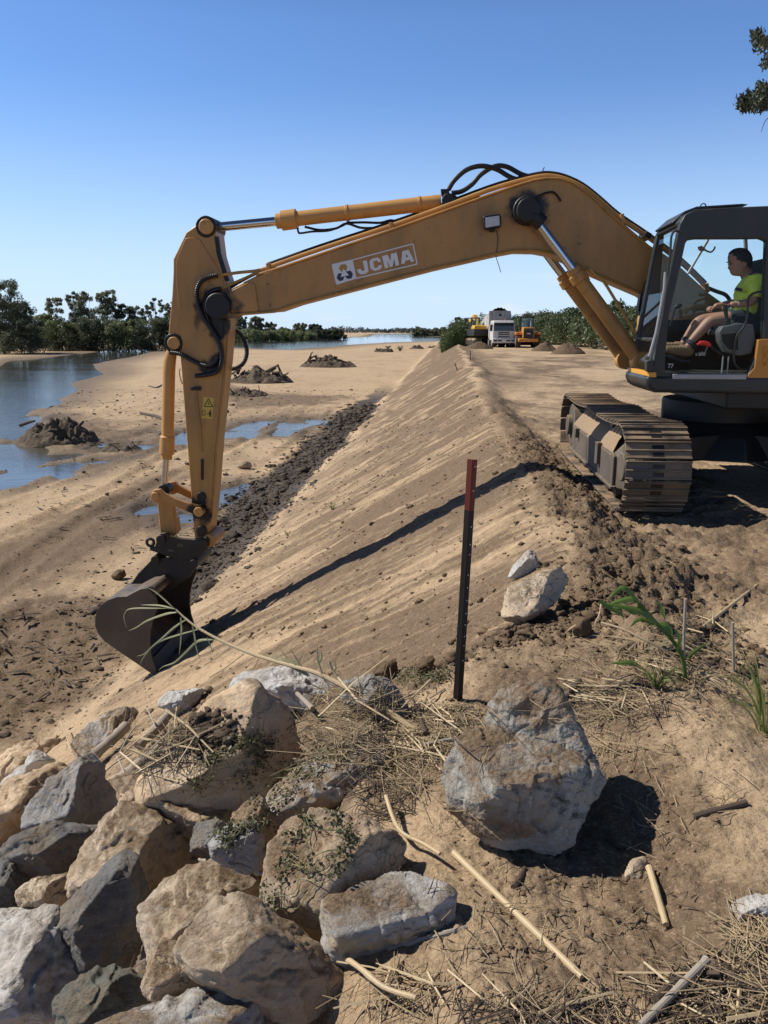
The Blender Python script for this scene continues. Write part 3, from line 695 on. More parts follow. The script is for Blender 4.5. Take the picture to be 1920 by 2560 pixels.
def build_cab():
    N0, F0 = 1.42, .42
    outer = [(1629,941),(1643,850),(1662,745),(1690,606),(1700,560),(1714,535),(1740,523),(1830,518),(1930,514),(2040,512),(2046,700),(2048,850),(2050,941)]
    inner = [(1664,934),(1664,890),(1672,790),(1700,672),(1714,608),(1720,600),(1740,597),(1830,597),(1900,596),(1916,602),(1912,700),(1908,850),(1872,934)]
    cab = empty('cab', XC); cab.parent = EX; cab.location = (0, 0, 0)
    ring(outer, inner, N0, N0 - .09).build('side_frame', MCAB, cab, bevel=.02, seg=3)
    inner2 = [(1700,905),(1700,870),(1706,795),(1712,672),(1722,560),(1728,552),(1740,550),(1830,549),(1990,547),(2014,550),(2012,640),(2010,780),(1990,800)]
    A = [(u, v) for u, v in outer]
    o2 = [xp(u, v, N0) + XL * (F0 - N0) for u, v in outer]; i2 = [xp(u, v, N0) + XL * (F0 - N0) for u, v in inner2]
    n = len(o2); mb = MB(); dd = XL * .08
    vs = o2 + i2 + [p + dd for p in o2] + [p + dd for p in i2]; fs = []
    for i in range(n):
        j = (i + 1) % n
        fs += [(i, j, n + j, n + i), (2 * n + j, 2 * n + i, 3 * n + i, 3 * n + j), (j, i, 2 * n + i, 2 * n + j), (n + i, n + j, 3 * n + j, 3 * n + i)]
    mb.add(vs, fs).build('side_frame', MCAB, cab, bevel=.015)
    # roof, front header, rear wall
    slab([(1696,562),(1702,552),(1716,534),(1742,522.5),(1830,517.5),(1930,513.5),(2040,511.5),(2042,540),(1735,548),(1712,566)], N0 - .02, F0 + .02).build('roof', MCAB, cab, bevel=.03, seg=3)
    slab([(2028,545),(2040,545),(2046,938),(2034,938)], N0 - .1, F0 + .09).build('rear_wall', MCABL, cab)
    slab([(1629,933),(2046,936),(2046,944),(1629,942)], N0 - .01, F0 + .01).build('floor', MCAB, cab)
    slab([(1640,905),(1664,800),(1700,800),(1722,826),(1722,930),(1640,934)], F0 + .12, F0 + .081).build('lower_panel', MSEAT, cab)
    slab([(1700,800),(1990,800),(1990,935),(1700,935)], F0 + .12, F0 + .081).build('lower_panel', MSEAT, cab)
    # roof hatch visor and lifting ring
    h = slab([(1680,556),(1713,527),(1742,516),(1856,509),(1872,511),(1858,513),(1745,522),(1716,533),(1684,560)], 1.2, .5); h.build('roof_visor', MCAB, cab, bevel=.004)
    mb = MB(); c = xp(1758, 516, 1.25); mb.tube([c + (XF * math.cos(t) + UP * math.sin(t)) * .026 for t in np.linspace(0, 2 * math.pi, 15)], .006, 6, cap=False)
    mb.tube([xp(1758, 532, 1.25), xp(1758, 523, 1.25)], [.05, .02], 12); mb.build('lifting_ring', MCAB, cab)
    # glass: windscreen, lower windscreen, far side pane, door pane
    def pane(P, name, MGL=MGL):
        mb = MB(); mb.add(P, [tuple(range(len(P)))]); return mb.build(name, MGL, cab, sharp=0)
    f = [xp(u, v, N0 - .05) for u, v in ((1634,925),(1646,850),(1665,745),(1693,606),(1702,566))]; g = [p + XL * (F0 - N0 + .1) for p in f]
    mb = MB(); mb.add(f[1:] + g[1:], [(i, i + 1, i + 5, i + 4) for i in range(3)]); mb.build('windscreen', MGL, cab, sharp=0)
    pane([f[0], f[1], g[1], g[0]], 'lower_window')
    d2 = XL * (F0 + .04 - N0)
    pane([xp(u, v, N0) + d2 for u, v in inner2], 'side_window')
    pane([xp(u, v, N0 - .03) for u, v in ((1664,931),(1664,890),(1672,790),(1700,672),(1714,608),(1916,602),(1912,700),(1908,850),(1872,931))], 'door_glass', MGLD)
    mb = MB(); mb.tube([f[1], g[1]], .022, 8); mb.build('window_bar', MCAB, cab)
    # outside rails, wiper, mirror, markers
    MB().tube(spline(xps([(1704,583),(1690,577),(1679,590),(1675,640),(1669,690)], N0 + .05), 5), .011, 8).build('handrail', MCAB, cab)
    MB().tube(xps([(1669,690),(1655,790),(1640,860),(1626,897)], N0 + .03), .012, 8).build('wiper_arm', MCABL, cab)
    MB().tube(xps([(1664,680),(1661,722),(1641,830),(1624,890)], N0 + .02), .016, 8).build('highlight_strip', MALU, cab)  # pale tube added as the highlight along the cab pillar
    mb = MB(); slab([(1616,902),(1634,898),(1636,930),(1617,930)], N0 + .05, N0 - .05, mb); mb.build('wiper_motor', MCAB, cab, bevel=.01)
    mb = slab([(1602,733),(1607,738),(1605,772),(1598,787),(1596,772)], F0 - .02, F0 - .14); mb.tube(spline(xps([(1604,735),(1612,706),(1628,685)], F0 - .05), 4), .006, 6); mb.build('mirror', MBLK, cab, bevel=.006)
    slab([(1622,930),(1641,931),(1641,944),(1622,943)], N0 + .012, F0 + .02).build('marker_strip', simple('amber reflector', (.72, .36, .05), .35, var=.1, bump=.1), cab, bevel=.004)
    mb = MB(); slab([(1588,925),(1600,925),(1600,934),(1588,934)], F0 + .05, F0 + .02, mb); mb.build('step_bracket', MALU, cab)
    slab([(1682,935),(1868,936),(1866,949),(1682,948)], N0 + .03, N0 - .1).build('door_sill', MALU, cab, bevel=.006)
    slab([(1896,849),(1918,847),(1960,847),(1960,948),(1866,948),(1872,935),(1886,920)], N0 + .012, N0 - .05).build('side_panel', MORG, cab, bevel=.006)
    mb = MB()
    for k in range(5):
        c = xp(1914 + (k % 2) * 1.5, 872 + k * 10, N0 + .03)
        ax = UP * .022; bx = (XF if k % 2 else XL) * .012
        mb.tube([c + ax * math.cos(t) + bx * math.sin(t) for t in np.linspace(0, 2 * math.pi, 11)], .005, 6, cap=False)
    mb.builds('chain', MORG, cab)
    sk = slab([(1616,940),(1616,958),(1622,972),(1638,982),(2050,986),(2056,942)], N0 + .02, F0 - .02).build('skirt', MCAB, cab, bevel=.035, seg=4)
    mb = MB(); 
    def st(a, b):
        d = Vector((b[0] - a[0], b[1] - a[1])).normalized(); q = Vector((-d.y, d.x)) * .5
        mb.add(xps([(a[0] + q.x, a[1] + q.y), (b[0] + q.x, b[1] + q.y), (b[0] - q.x, b[1] - q.y), (a[0] - q.x, a[1] - q.y)], N0 + .003), [(0, 1, 2, 3)])
    for u in (1669, 1676): st((u, 910), (u + 7, 910)); st((u + 7, 910), (u + 2, 920))
    mb.build('number', MWHT, cab, sharp=0)
    # inside: seat, consoles, levers, grab rail
    slab([(1822,812),(1830,800),(1900,798),(1930,806),(1930,835),(1830,835)], 1.2, .68).build('seat', MSEAT, cab, bevel=.04, seg=3)
    slab([(1900,800),(1905,720),(1914,650),(1926,640),(1950,650),(1960,810)], 1.18, .70).build('backrest', MSEAT, cab, bevel=.04, seg=3)
    cn = slab([(1797,830),(1806,816),(1846,807),(1885,812),(1890,850),(1880,884),(1850,890),(1815,880),(1800,855)], 1.34, 1.20).build('console', MCABL, cab, bevel=.015, seg=3)
    slab([(1803,836),(1846,832),(1846,876),(1822,874),(1806,855)], 1.343, 1.33).build('side_cover', MSEAT, cn, bevel=.01)
    slab([(1797,830),(1806,816),(1846,807),(1885,812),(1890,850),(1850,890),(1815,880)], .64, .50).build('console', MCABL, cab, bevel=.015)
    for o in (1.27, .57):
        mb = MB(); b = xp(1817, 812, o); 
        for k in range(4): mb.tube([b + UP * (.018 * k - .01), b + UP * (.018 * k + .004), b + UP * (.018 * k + .008)], [.042 - .005 * k, .042 - .005 * k, .034 - .005 * k], 12)
        mb.tube([b + UP * .04, xp(1816, 790, o), xp(1813, 772, o), xp(1812, 762, o)], [.014, .016, .024, .020], 10); mb.build('joystick', MBLK, cab)
    slab([(1779,830),(1786,822),(1796,824),(1796,838),(1780,838)], 1.1, .95).build('seat_switch', MCABL, cab, bevel=.012)
    lv = MB().tube(spline(xps([(1775,864),(1800,884),(1808,889)], 1.3), 4), .012, 8).build('safety_lever', MBLK, cab)
    MB().tube(spline(xps([(1743,862),(1750,858),(1762,858),(1776,864)], 1.3), 4), [.012] * 4 + [.024] * 8 + [.016], 10).build('lever_grip', MRED, lv)
    mb = MB()
    for u in (1804, 1818): mb.tube(xps([(u, 936), (u + 4, 890)], 1.25), .008, 6)
    mb.builds('seat_mount', MALU, cab)
    mb = MB(); slab([(1746,882),(1763,880),(1764,888),(1747,890)], 1.1, 1.0, mb); mb.tube(xps([(1760,890),(1768,868)], 1.05), .007, 6); mb.build('pedal', MALU, cab)
    for o in (.85, 1.0):
        mb = MB(); mb.tube(spline(xps([(1675,815),(1682,790),(1688,772),(1697,764),(1702,766)], o), 4), [.010] * 9 + [.022] * 8, 8); mb.build('travel_lever', MBLK, cab)
    MB().tube(spline(xps([(1904,729),(1888,732),(1873,742),(1869,765),(1868,792),(1861,815),(1844,837),(1838,858),(1835,895),(1840,914),(1852,922),(1872,922),(1886,912),(1891,880),(1893,856)], 1.36), 5), .0115, 8).build('grab_rail', MBLK, cab)
    MB().tube(xps([(1774,590),(1768,604),(1720,684)], F0 - .03), .014, 8).build('window_rail', MALU, cab)
    mb = MB(); mb.tube(spline(xps([(1757,622),(1768,628),(1778,630),(1786,622),(1787,616)], F0 + .1), 4), .009, 8); slab([(1748,616),(1755,614),(1766,624),(1758,628),(1750,624)], F0 + .12, F0 + .06, mb); mb.build('latch', MALU, cab)
    MB().tube(xps([(1863,590),(1865,628)], F0 - .03), .022, 8).build('window_rail', MALU, cab)
build_cab()
def build_house_and_tracks():
    # upper structure behind and beneath the cab (mostly out of the picture, but it throws the shadow)
    def ub(s0, s1, o0, o1, z0, z1, mb=None):
        mb = mb or MB(); A = [XC + XF * a + XL * o0 + UP * z for a, z in ((s0, z0), (s1, z0), (s1, z1), (s0, z1))]
        return mb.prism(A, [p + XL * (o1 - o0) for p in A])
    h = ub(.35, -2.6, 1.36, -1.36, .98, 1.17); h.build('upper_frame', MBLK, EX, bevel=.02)
    b = MB(); ub(-.75, -2.2, 1.36, -1.36, 1.18, 2.05, b); ub(.7, -.7, -.45, -1.36, 1.18, 1.95, b); b.build('engine_housing', MORG, EX, bevel=.04)
    ub(-2.2, -2.85, 1.34, -1.34, 1.0, 2.0).build('counterweight', MCAB, EX, bevel=.15, seg=4)
    ub(.9, -.2, .34, -.4, 1.18, 1.55).build('boom_foot_bracket', MBLK, EX, bevel=.02)
    mb = MB(); mb.tube([XC + UP * .74, XC + UP * .99], .62, 36); mb.build('slew_ring', MBLK, EX, bevel=.02)
    mb = MB(); mb.tube([XC + UP * .36, XC + UP * .6, XC + UP * .75], [.9, .8, .66], 8)
    dT = Vector((.0785, .9969, 0)); pT = Vector((.9969, -.0785, 0))
    for s in (-1, 1):
        for a in (-.75, .75):
            A = [XC + dT * (a * .6 - .2) + UP * .38, XC + dT * (a * .6 + .2) + UP * .38, XC + dT * (a * .6 + .2) + UP * .66, XC + dT * (a * .6 - .2) + UP * .66]
            B = [p + pT * s * 1.05 + dT * a * .4 - UP * .06 for p in A]; mb.prism(A, B)
    mb.build('carbody', MBLK, EX, bevel=.02)
    Rr, H, HZ = .40, 1.80, .455
    for sgn in (-1, 1):
        O = XC + pT * (1.195 * sgn)
        def P(s, t, z): return O + dT * s + pT * t + UP * z
        tr = empty('track', XC); tr.parent = EX; tr.location = O - XC
        # path
        path = []; 
        per = 4 * H + 2 * math.pi * Rr; n = 54
        for k in range(n):
            d = per * (k + .3) / n
            if d < 2 * H: s, z, t = -H + d, HZ - Rr, 0
            elif d < 2 * H + math.pi * Rr: a = (d - 2 * H) / Rr; s, z, t = H + Rr * math.sin(a), HZ - Rr * math.cos(a), a
            elif d < 4 * H + math.pi * Rr:
                q = d - 2 * H - math.pi * Rr; s, z, t = H - q, HZ + Rr - .035 * abs(math.sin(q / (2 * H) * 2 * math.pi)), math.pi
            else: a = (d - 4 * H - math.pi * Rr) / Rr; s, z, t = -H - Rr * math.sin(a), HZ + Rr * math.cos(a), math.pi + a
            path.append((s, z, t))
        shoes = MB(); slots = MB(); lk = MB(); pit = per / n
        for s, z, t in path:
            ds, dz = math.cos(t), math.sin(t); ns, nz = math.sin(t), -math.cos(t)   # outward normal
            def bx(mb, a0, a1, h0, h1, t0, t1):
                q = []
                for tt in (t0, t1):
                    for a, h in ((a0, h0), (a1, h0), (a1, h1), (a0, h1)): q.append(P(s + ds * a + ns * h, tt, z + dz * a + nz * h))
                mb.prism(q[:4], q[4:])
            bx(shoes, -pit * .48, pit * .47, 0, .016, -.30, .30)
            for a, h in ((-.47, .042), (-.02, .034), (.40, .034)): bx(shoes, pit * a, pit * a + .015, .014, h, -.30, .30)
            bx(slots, -pit * .30, -pit * .08, .008, .0175, -.055, .055); bx(slots, pit * .12, pit * .34, .008, .0175, -.05, .05)
            for tt in (-.11, .07): bx(lk, -pit * .5, pit * .5, -.07, 0, tt, tt + .04)
        shoes.build('track_shoes', MTRK, tr, bevel=.003, seg=1); slots.build('shoe_slots', MBLK, tr, sharp=0)['kind'] = 'stuff'; lk.builds('track_chain', MTRK, tr)
        # frame: sloped box with cover plates, rollers, idler and sprocket
        q = [(-.24, .17), (.24, .17), (.24, .52), (.10, .66), (-.10, .66), (-.24, .52)]
        mb = MB(); mb.prism([P(-1.42, t, z) for t, z in q], [P(1.4, t, z) for t, z in q])
        e0 = [P(-1.42, t, z) for t, z in q]; e1 = [P(-1.60, t * .6, .2 + (z - .2) * .75) for t, z in q]; mb.prism(e1, e0)
        fr = mb.build('track_frame', MTFR, tr, bevel=.012)
        mb = MB()
        for s0, s1 in ((-1.45, -.75), (-.72, .1), (.13, 1.25)):
            A = [P(s0, -.26, .19), P(s1, -.26, .19), P(s1, -.26, .5), P(s1 - .06, -.26, .53), P(s0 + .06, -.26, .53), P(s0, -.26, .5)]; mb.prism(A, [p + pT * .03 for p in A])
        mb.build('side_plate', MTFR, fr, bevel=.008)
        mb = MB(); A = [P(-1.5, -.285, .17), P(1.5, -.285, .17), P(1.5, -.285, .20), P(-1.5, -.285, .20)]; mb.prism(A, [p + pT * .06 for p in A])
        mb.box(P(-.72, -.28, .43), (.05, .1, .24)); mb.box(P(.75, -.28, .47), (.07, .07, .12)); mb.build('guard_rail', MTFR, fr, bevel=.005)
        mb = MB()
        rr = random.Random(3 + sgn)
        vs = []; ns_ = 40
        for i in range(ns_ + 1):
            s = -1.35 + 2.6 * i / ns_; hh = .05 + .10 * max(0, math.sin(i * .21 + 1)) + rr.uniform(0, .02)
            for j, (t, z) in enumerate(((-.262, .50), (-.20, .56), (-.12, .64), (0, .66), (.12, .64), (.25, .5))): vs.append(P(s, t, z + hh * (0, .7, 1, 1, .8, 0)[j] * rr.uniform(.8, 1.1)))
        mb.add(vs, [(i * 6 + j, i * 6 + j + 1, i * 6 + j + 7, i * 6 + j + 6) for i in range(ns_) for j in range(5)])
        mb.build('sand_heap', simple('loose sand on the frame', (.30, .215, .135), .95, var=.25, sc=20, bump=.5, bscale=60), fr, sharp=60)
        for k in range(8):
            mb = MB(); s = -1.35 + k * .385; mb.tube([P(s, -.21, .15), P(s, -.12, .15), P(s, -.118, .15), P(s, .118, .15), P(s, .12, .15), P(s, .21, .15)], [.085, .085, .06, .06, .085, .085], 16); mb.builds('roller', MTRK, tr)
        for s, nm, r_ in ((-H - .02, 'sprocket', .33), (H + .02, 'idler', .33)):
            mb = MB(); mb.tube([P(s, -.20, HZ), P(s, -.05, HZ), P(s, -.045, HZ), P(s, .045, HZ), P(s, .05, HZ), P(s, .2, HZ)], [r_ * .88, r_ * .9, r_, r_, r_ * .9, r_ * .88], 30)
            mb.cyl(P(s, -.26, HZ), P(s, .26, HZ), .14, 20); mb.build(nm, MTFR, tr, bevel=.01)
        for s in (-.55, .7):
            mb = MB(); mb.cyl(P(s, -.12, .73), P(s, .12, .73), .07, 14); mb.build('carrier_roller', MTRK, tr)
build_house_and_tracks()
# ---------------------------------------------------------------- the driver
def eval_mesh(o):
    dg = bpy.context.evaluated_depsgraph_get(); dg.update()
    return bpy.data.meshes.new_from_object(o.evaluated_get(dg))
def skin_mesh(V, E, sub=2):
    """V: list of (point, radius); returns (verts, faces)"""
    me = bpy.data.meshes.new('skin_tmp'); me.from_pydata([tuple(p) for p, r in V], E, [])
    o = bpy.data.objects.new('skin_tmp', me); COL.objects.link(o)
    m = o.modifiers.new('skin', 'SKIN'); m.use_smooth_shade = True
    for i, (p, r) in enumerate(V):
        d = me.skin_vertices[0].data[i]; d.radius = (r, r) if not hasattr(r, '__len__') else r; d.use_root = i == 0
    if sub: q = o.modifiers.new('sub', 'SUBSURF'); q.levels = sub; q.render_levels = sub
    n = eval_mesh(o); vs = [v.co.copy() for v in n.vertices]; fs = [tuple(p.vertices) for p in n.polygons]
    bpy.data.objects.remove(o); bpy.data.meshes.remove(me); bpy.data.meshes.remove(n)
    return vs, fs
def chain(V, E, pts, start=None):
    for i, p in enumerate(pts):
        V.append(p); k = len(V) - 1
        if i == 0:
            if start is not None: E.append((start, k))
        else: E.append((k - 1, k))
    return len(V) - 1
def fuse(mb, name, m, parent, voxel=.007, smooth=4):
    me = bpy.data.meshes.new('t'); me.from_pydata(mb.v, [], mb.f); o = bpy.data.objects.new('t', me); COL.objects.link(o)
    r = o.modifiers.new('r', 'REMESH'); r.mode = 'VOXEL'; r.voxel_size = voxel
    if smooth: q = o.modifiers.new('s', 'SMOOTH'); q.iterations = smooth; q.factor = .5
    n = eval_mesh(o); bpy.data.objects.remove(o); bpy.data.meshes.remove(me)
    off = parent_world(parent) if parent else Vector()
    n.transform(Matrix.Translation(-off)); n.materials.clear(); n.name = name
    return link_mesh(name, n, m, parent, 0, 0)
def build_person():
    MSKIN = simple('tanned skin', (.40, .215, .14), .5, var=.12, sc=12, bump=.05, bscale=300)
    MSHIRT = simple('lime work shirt', (.74, .92, .10), .75, var=.06, bump=.25, bscale=25)
    MNAV = simple('navy cloth', (.03, .034, .045), .8, var=.15, bump=.2)
    MHAIR = simple('dark cropped hair', (.025, .02, .017), .7, var=.3, sc=60, bump=.6, bscale=220)
    MBOOT = simple('tan work boot', (.20, .135, .07), .75, var=.25, bump=.3, bscale=60)
    O = .93
    def q(u, v, o, r): return (xp(u, v, o), r)
    base = xp(1884, 800, O)
    P = empty('person', base)
    tag(P, 'man in lime work shirt, navy shorts and boots sitting in the excavator cab', 'person')
    px = (xp(1861, 650, O) - xp(1860, 650, O)).length
    body = MB()
    V = []; E = []
    chain(V, E, [q(1884,792,O,.13), q(1880,760,O,.135), q(1878,728,O,.14), q(1886,702,O,.10), q(1874,692,O,.078), q(1863,676,O,.072), q(1853,662,O,.07)])
    def arm(sh, el, wr, o3, flip):
        chain(V, E, [q(*sh, o3[0], .07), q((sh[0]+el[0])/2, (sh[1]+el[1])/2, (o3[0]+o3[1])/2, .056), q(*el, o3[1], .046), q((el[0]*.6+wr[0]*.4), (el[1]*.6+wr[1]*.4), o3[1]*.6+o3[2]*.4, .045), q(*wr, o3[2], .031)], 3)
        w = xp(*wr, o3[2]); k = len(V) - 1
        d = (w - xp(*el, o3[1])).normalized(); lat = XL * flip
        V.append((w + d * .055, (.032, .036))); E.append((k, k + 1))
        return w, d, lat
    wl = arm((1892,706), (1884,756), (1838,760), (1.12, 1.17, 1.16), 1)
    wr = arm((1886,704), (1846,756), (1796,764), (.74, .68, .72), -1)
    for side, o1, kn, an, hp in ((1, 1.05, (1774,802), (1724,856), 1880), (-1, .83, (1747,802), (1712,848), 1880)):
        chain(V, E, [q(hp,800,o1*.6+O*.4,.095), q((hp+kn[0])/2,797,o1,.085), q(kn[0]+8,kn[1]-1,o1,.070), q(kn[0]-3,kn[1]+4,o1,.064), q(kn[0]*.66+an[0]*.34,kn[1]*.66+an[1]*.34+2,o1,.062), q(an[0]+4,an[1]-4,o1,.040), q(an[0]-6,an[1]+14,o1,.040), q(an[0]-30,an[1]+12,o1,.03)], 0)
    vs, fs = skin_mesh(V, E); body.add(vs, fs)
    # hands: palm, four bent fingers, a thumb leaving the side of the palm, closed on the lever or resting
    for (w, d, lat), sg in ((wl, 1), (wr, -1)):
        dn = Vector((0, 0, -1)); dn = (dn - d * dn.dot(d)).normalized(); side = d.cross(dn).normalized()
        if side.dot(XL) < 0: side = -side
        for k in range(4):
            t = (k - 1.5) * .019; ln = (.030, .034, .033, .026)[k]; s = w + d * .085 + side * t
            fv = [(s - d * .03, .0095), (s + d * .012 + dn * .004, .0092), (s + d * (.016 + ln * .55) + dn * .022, .0085), (s + d * (.012 + ln * .35) + dn * .048, .008), (s + d * (-.002) + dn * .060, .007)]
            a, b = skin_mesh(fv, [(i, i + 1) for i in range(4)], 1); body.add(a, b)
        s = w + d * .045 - side * (.028 * sg)
        fv = [(s, .013), (s + d * .028 - side * (.014 * sg) + dn * .014, .0115), (s + d * .050 - side * (.010 * sg) + dn * .032, .010), (s + d * .060 - side * (-.004 * sg) + dn * .046, .008)]
        a, b = skin_mesh(fv, [(0, 1), (1, 2), (2, 3)], 1); body.add(a, b)
    # head: rings following the profile, face to the left
    rows = [(619.5,1845,1853,.25,0),(621.5,1837,1862,.55,0),(626,1829,1869,.74,0),(634,1822.5,1875,.9,0),(641,1820,1878,.97,0),(647,1820,1879,1,0),(652,1820,1879,1,0),(656,1819.5,1878.5,.99,.4),(660,1822.5,1878,.97,.6),(664,1822.5,1877.5,.96,2.2),(668,1823,1877,.94,4.0),(671.5,1824,1876,.91,5.4),(674,1825,1875,.88,2.4),(677,1824.8,1874,.85,1.1),(679,1826.5,1873,.83,0),(681.5,1825.8,1872,.8,.6),(684.5,1828,1870,.74,.2),(687.5,1830,1867,.62,.5),(690,1838,1862,.4,0)]
    NS = 40
    def ringpts(rw, grow=0):
        v, a, b, w, nose = rw; c = (a + b) / 2; hl = (b - a) / 2 * px + grow; hw = 21.5 * px * w + grow; pts = []
        for k in range(NS):
            t = 2 * math.pi * k / NS; x = math.cos(t); y = math.sin(t)
            e = 2.25; rr = (abs(x) ** e + abs(y) ** e) ** (-1 / e)
            f = 1 - .16 * max(0, x) * abs(y)          # narrower face
            ex = nose * px * math.exp(-(y / .17) ** 2) if x > 0 else 0
            eye = -.010 * math.exp(-((v - 660) / 2.6) ** 2) * math.exp(-((abs(y) - .42) / .16) ** 2) if x > 0 else 0
            pts.append(xp(c, v, O) + XF * (x * rr * hl + ex + eye) + XL * (y * rr * hw * f))
        return pts
    hd = MB(); R_ = [ringpts(r) for r in rows]; vs = [p for r in R_ for p in r]; n = len(rows)
    fs = [(i * NS + k, i * NS + (k + 1) % NS, (i + 1) * NS + (k + 1) % NS, (i + 1) * NS + k) for i in range(n - 1) for k in range(NS)]
    fs += [tuple(range(NS - 1, -1, -1)), tuple(range((n - 1) * NS, n * NS))]
    body.add(vs, [f[::-1] for f in fs])
    for s in (1, -1):                                   # ears
        e = [(xp(1856, 657, O) + XL * (.092 * s), (.006, .012)), (xp(1857, 662, O) + XL * (.102 * s), (.010, .018)), (xp(1854.5, 669, O) + XL * (.094 * s), (.006, .009))]
        a, b = skin_mesh(e, [(0, 1), (1, 2)], 1); body.add(a, b)
    bo = fuse(body, 'body', MSKIN, P, .0065, 3)
    # eyes and hair
    for s in (1, -1):
        mb = MB(); c = xp(1824.5, 660.2, O) + XL * (.036 * s)
        mb.tube([c + XL * .012 * k for k in (-1, -.7, 0, .7, 1)], [.001, .006, .0085, .006, .001], 10); mb.build('eye', MHAIR, P)
        mb = MB(); c = xp(1820, 655.4, O) + XL * (.038 * s); mb.tube([c - XL * .022 + XF * -.006, c + XF * .002, c + XL * .022 + XF * -.006], [.003, .005, .003], 6); mb.build('eyebrow', MHAIR, P)
    hp = []
    rows2 = rows[:14]; R2 = [ringpts((*r[:4], 0), .0055 if i else .0055) for i, r in enumerate(rows2)]; mb = MB(); vs = [p for r in R2 for p in r]; fs = []
    for i in range(len(rows2) - 1):
        for k in range(NS):
            x = math.cos(2 * math.pi * (k + .5) / NS); lim = 634 if x > .75 else (641 if x > .5 else (652 if x > .15 else (656 if x > -.2 else (668 if x > -.6 else 674))))
            if rows2[i + 1][0] <= lim: fs.append((i * NS + k, (i + 1) * NS + k, (i + 1) * NS + (k + 1) % NS, i * NS + (k + 1) % NS))
    fs.append(tuple(range(NS))); mb.add(vs, fs)
    h = mb.build('hair', MHAIR, P, sharp=0); sb_ = h.modifiers.new('sub', 'SUBSURF'); sb_.levels = sb_.render_levels = 2; t2 = bpy.data.textures.new('tufts', 'CLOUDS'); t2.noise_scale = .012; d2 = h.modifiers.new('d', 'DISPLACE'); d2.texture = t2; d2.strength = .005; so = h.modifiers.new('s', 'SOLIDIFY'); so.thickness = .004; so.offset = -1
    # shirt
    V = []; E = []
    chain(V, E, [q(1886,796,O,.165), q(1880,764,O,.185), q(1877,730,O,.185), q(1887,705,O,.14), q(1877,694,O,.082)])
    chain(V, E, [q(1894,706,1.13,.108), q(1890,730,1.17,.092), q(1887,744,1.17,.075)], 3)
    chain(V, E, [q(1886,705,.75,.095), q(1868,728,.71,.08), q(1858,742,.69,.07)], 3)
    vs, fs = skin_mesh(V, E); sb = MB().add(vs, fs); sh = sb.build('shirt', MSHIRT, P, sharp=0)
    tx = bpy.data.textures.new('folds', 'CLOUDS'); tx.noise_scale = .07; tx.noise_depth = 1; dm = sh.modifiers.new('d', 'DISPLACE'); dm.texture = tx; dm.strength = .035; dm.mid_level = .5
    mb = MB(); mb.tube(spline([xp(1860,700,O), xp(1866,697,O+.07), xp(1880,686,O+.075), xp(1886,682,O), xp(1880,686,O-.075), xp(1866,697,O-.07), xp(1860,700,O)], 5), .016, 8); mb.build('collar', MNAV, P)
    slab([(1842,719),(1846,718),(1857,722),(1856,729),(1843,726)], 1.115, 1.06).build('pocket_pens', MNAV, P, bevel=.004)
    # shorts
    V = []; E = []
    chain(V, E, [q(1886,796,O,.165), q(1884,780,O,.158)])
    for o1, kx in ((1.05, 1774), (.83, 1747)): chain(V, E, [q(1876,800,o1*.7+O*.3,.112), q(1838,798,o1,.100), q(1812,797,o1,.094)], 0)
    vs, fs = skin_mesh(V, E); MB().add(vs, fs).build('shorts', MNAV, P, sharp=0)
    # boots and socks
    for o1, an in ((1.05, (1724,856)), (.83, (1712,848))):
        V = []; E = []
        chain(V, E, [q(an[0]+5,an[1]+6,o1,.058), q(an[0]-2,an[1]+18,o1,.062), q(an[0]-10,an[1]+26,o1,.058), q(an[0]-34,an[1]+20,o1,.056), q(an[0]-56,an[1]+17,o1,.046), q(an[0]-64,an[1]+16,o1,.03)])
        V.append(q(an[0]-4,an[1]+36,o1,.045)); E.append((1, len(V) - 1))
        vs, fs = skin_mesh(V, E); bt = MB().add(vs, fs).build('boot', MBOOT, P, sharp=0)
        slab([(an[0]-66,an[1]+26),(an[0]-40,an[1]+34),(an[0]-12,an[1]+46),(an[0]+4,an[1]+44),(an[0]+4,an[1]+49),(an[0]-14,an[1]+51),(an[0]-44,an[1]+40),(an[0]-66,an[1]+31)], o1 + .05, o1 - .05).build('sole', MNAV, bt, bevel=.006)
        mb = MB()
        for k in range(5):
            u, v = an[0] - 8 - k * 8, an[1] + 9 - k * .2
            mb.tube([xp(u, v + 4, o1 + .045), xp(u - 3, v, o1), xp(u - 1, v + 4, o1 - .045)], .005, 5)
        mb.build('laces', simple('pale laces', (.45, .40, .28), .8, bump=0), bt)
        mb = MB(); mb.tube([xp(an[0]+9,an[1]-2,o1), xp(an[0]+2,an[1]+8,o1)], [.058, .062], 14); mb.build('sock', MNAV, P, bevel=.01)
    w, d, lat = wl
    mb = MB(); c = w - d * .03; mb.tube([c - d * .009, c + d * .009], .039, 18); mb.build('watch', MALU, P, bevel=.004)
build_person()
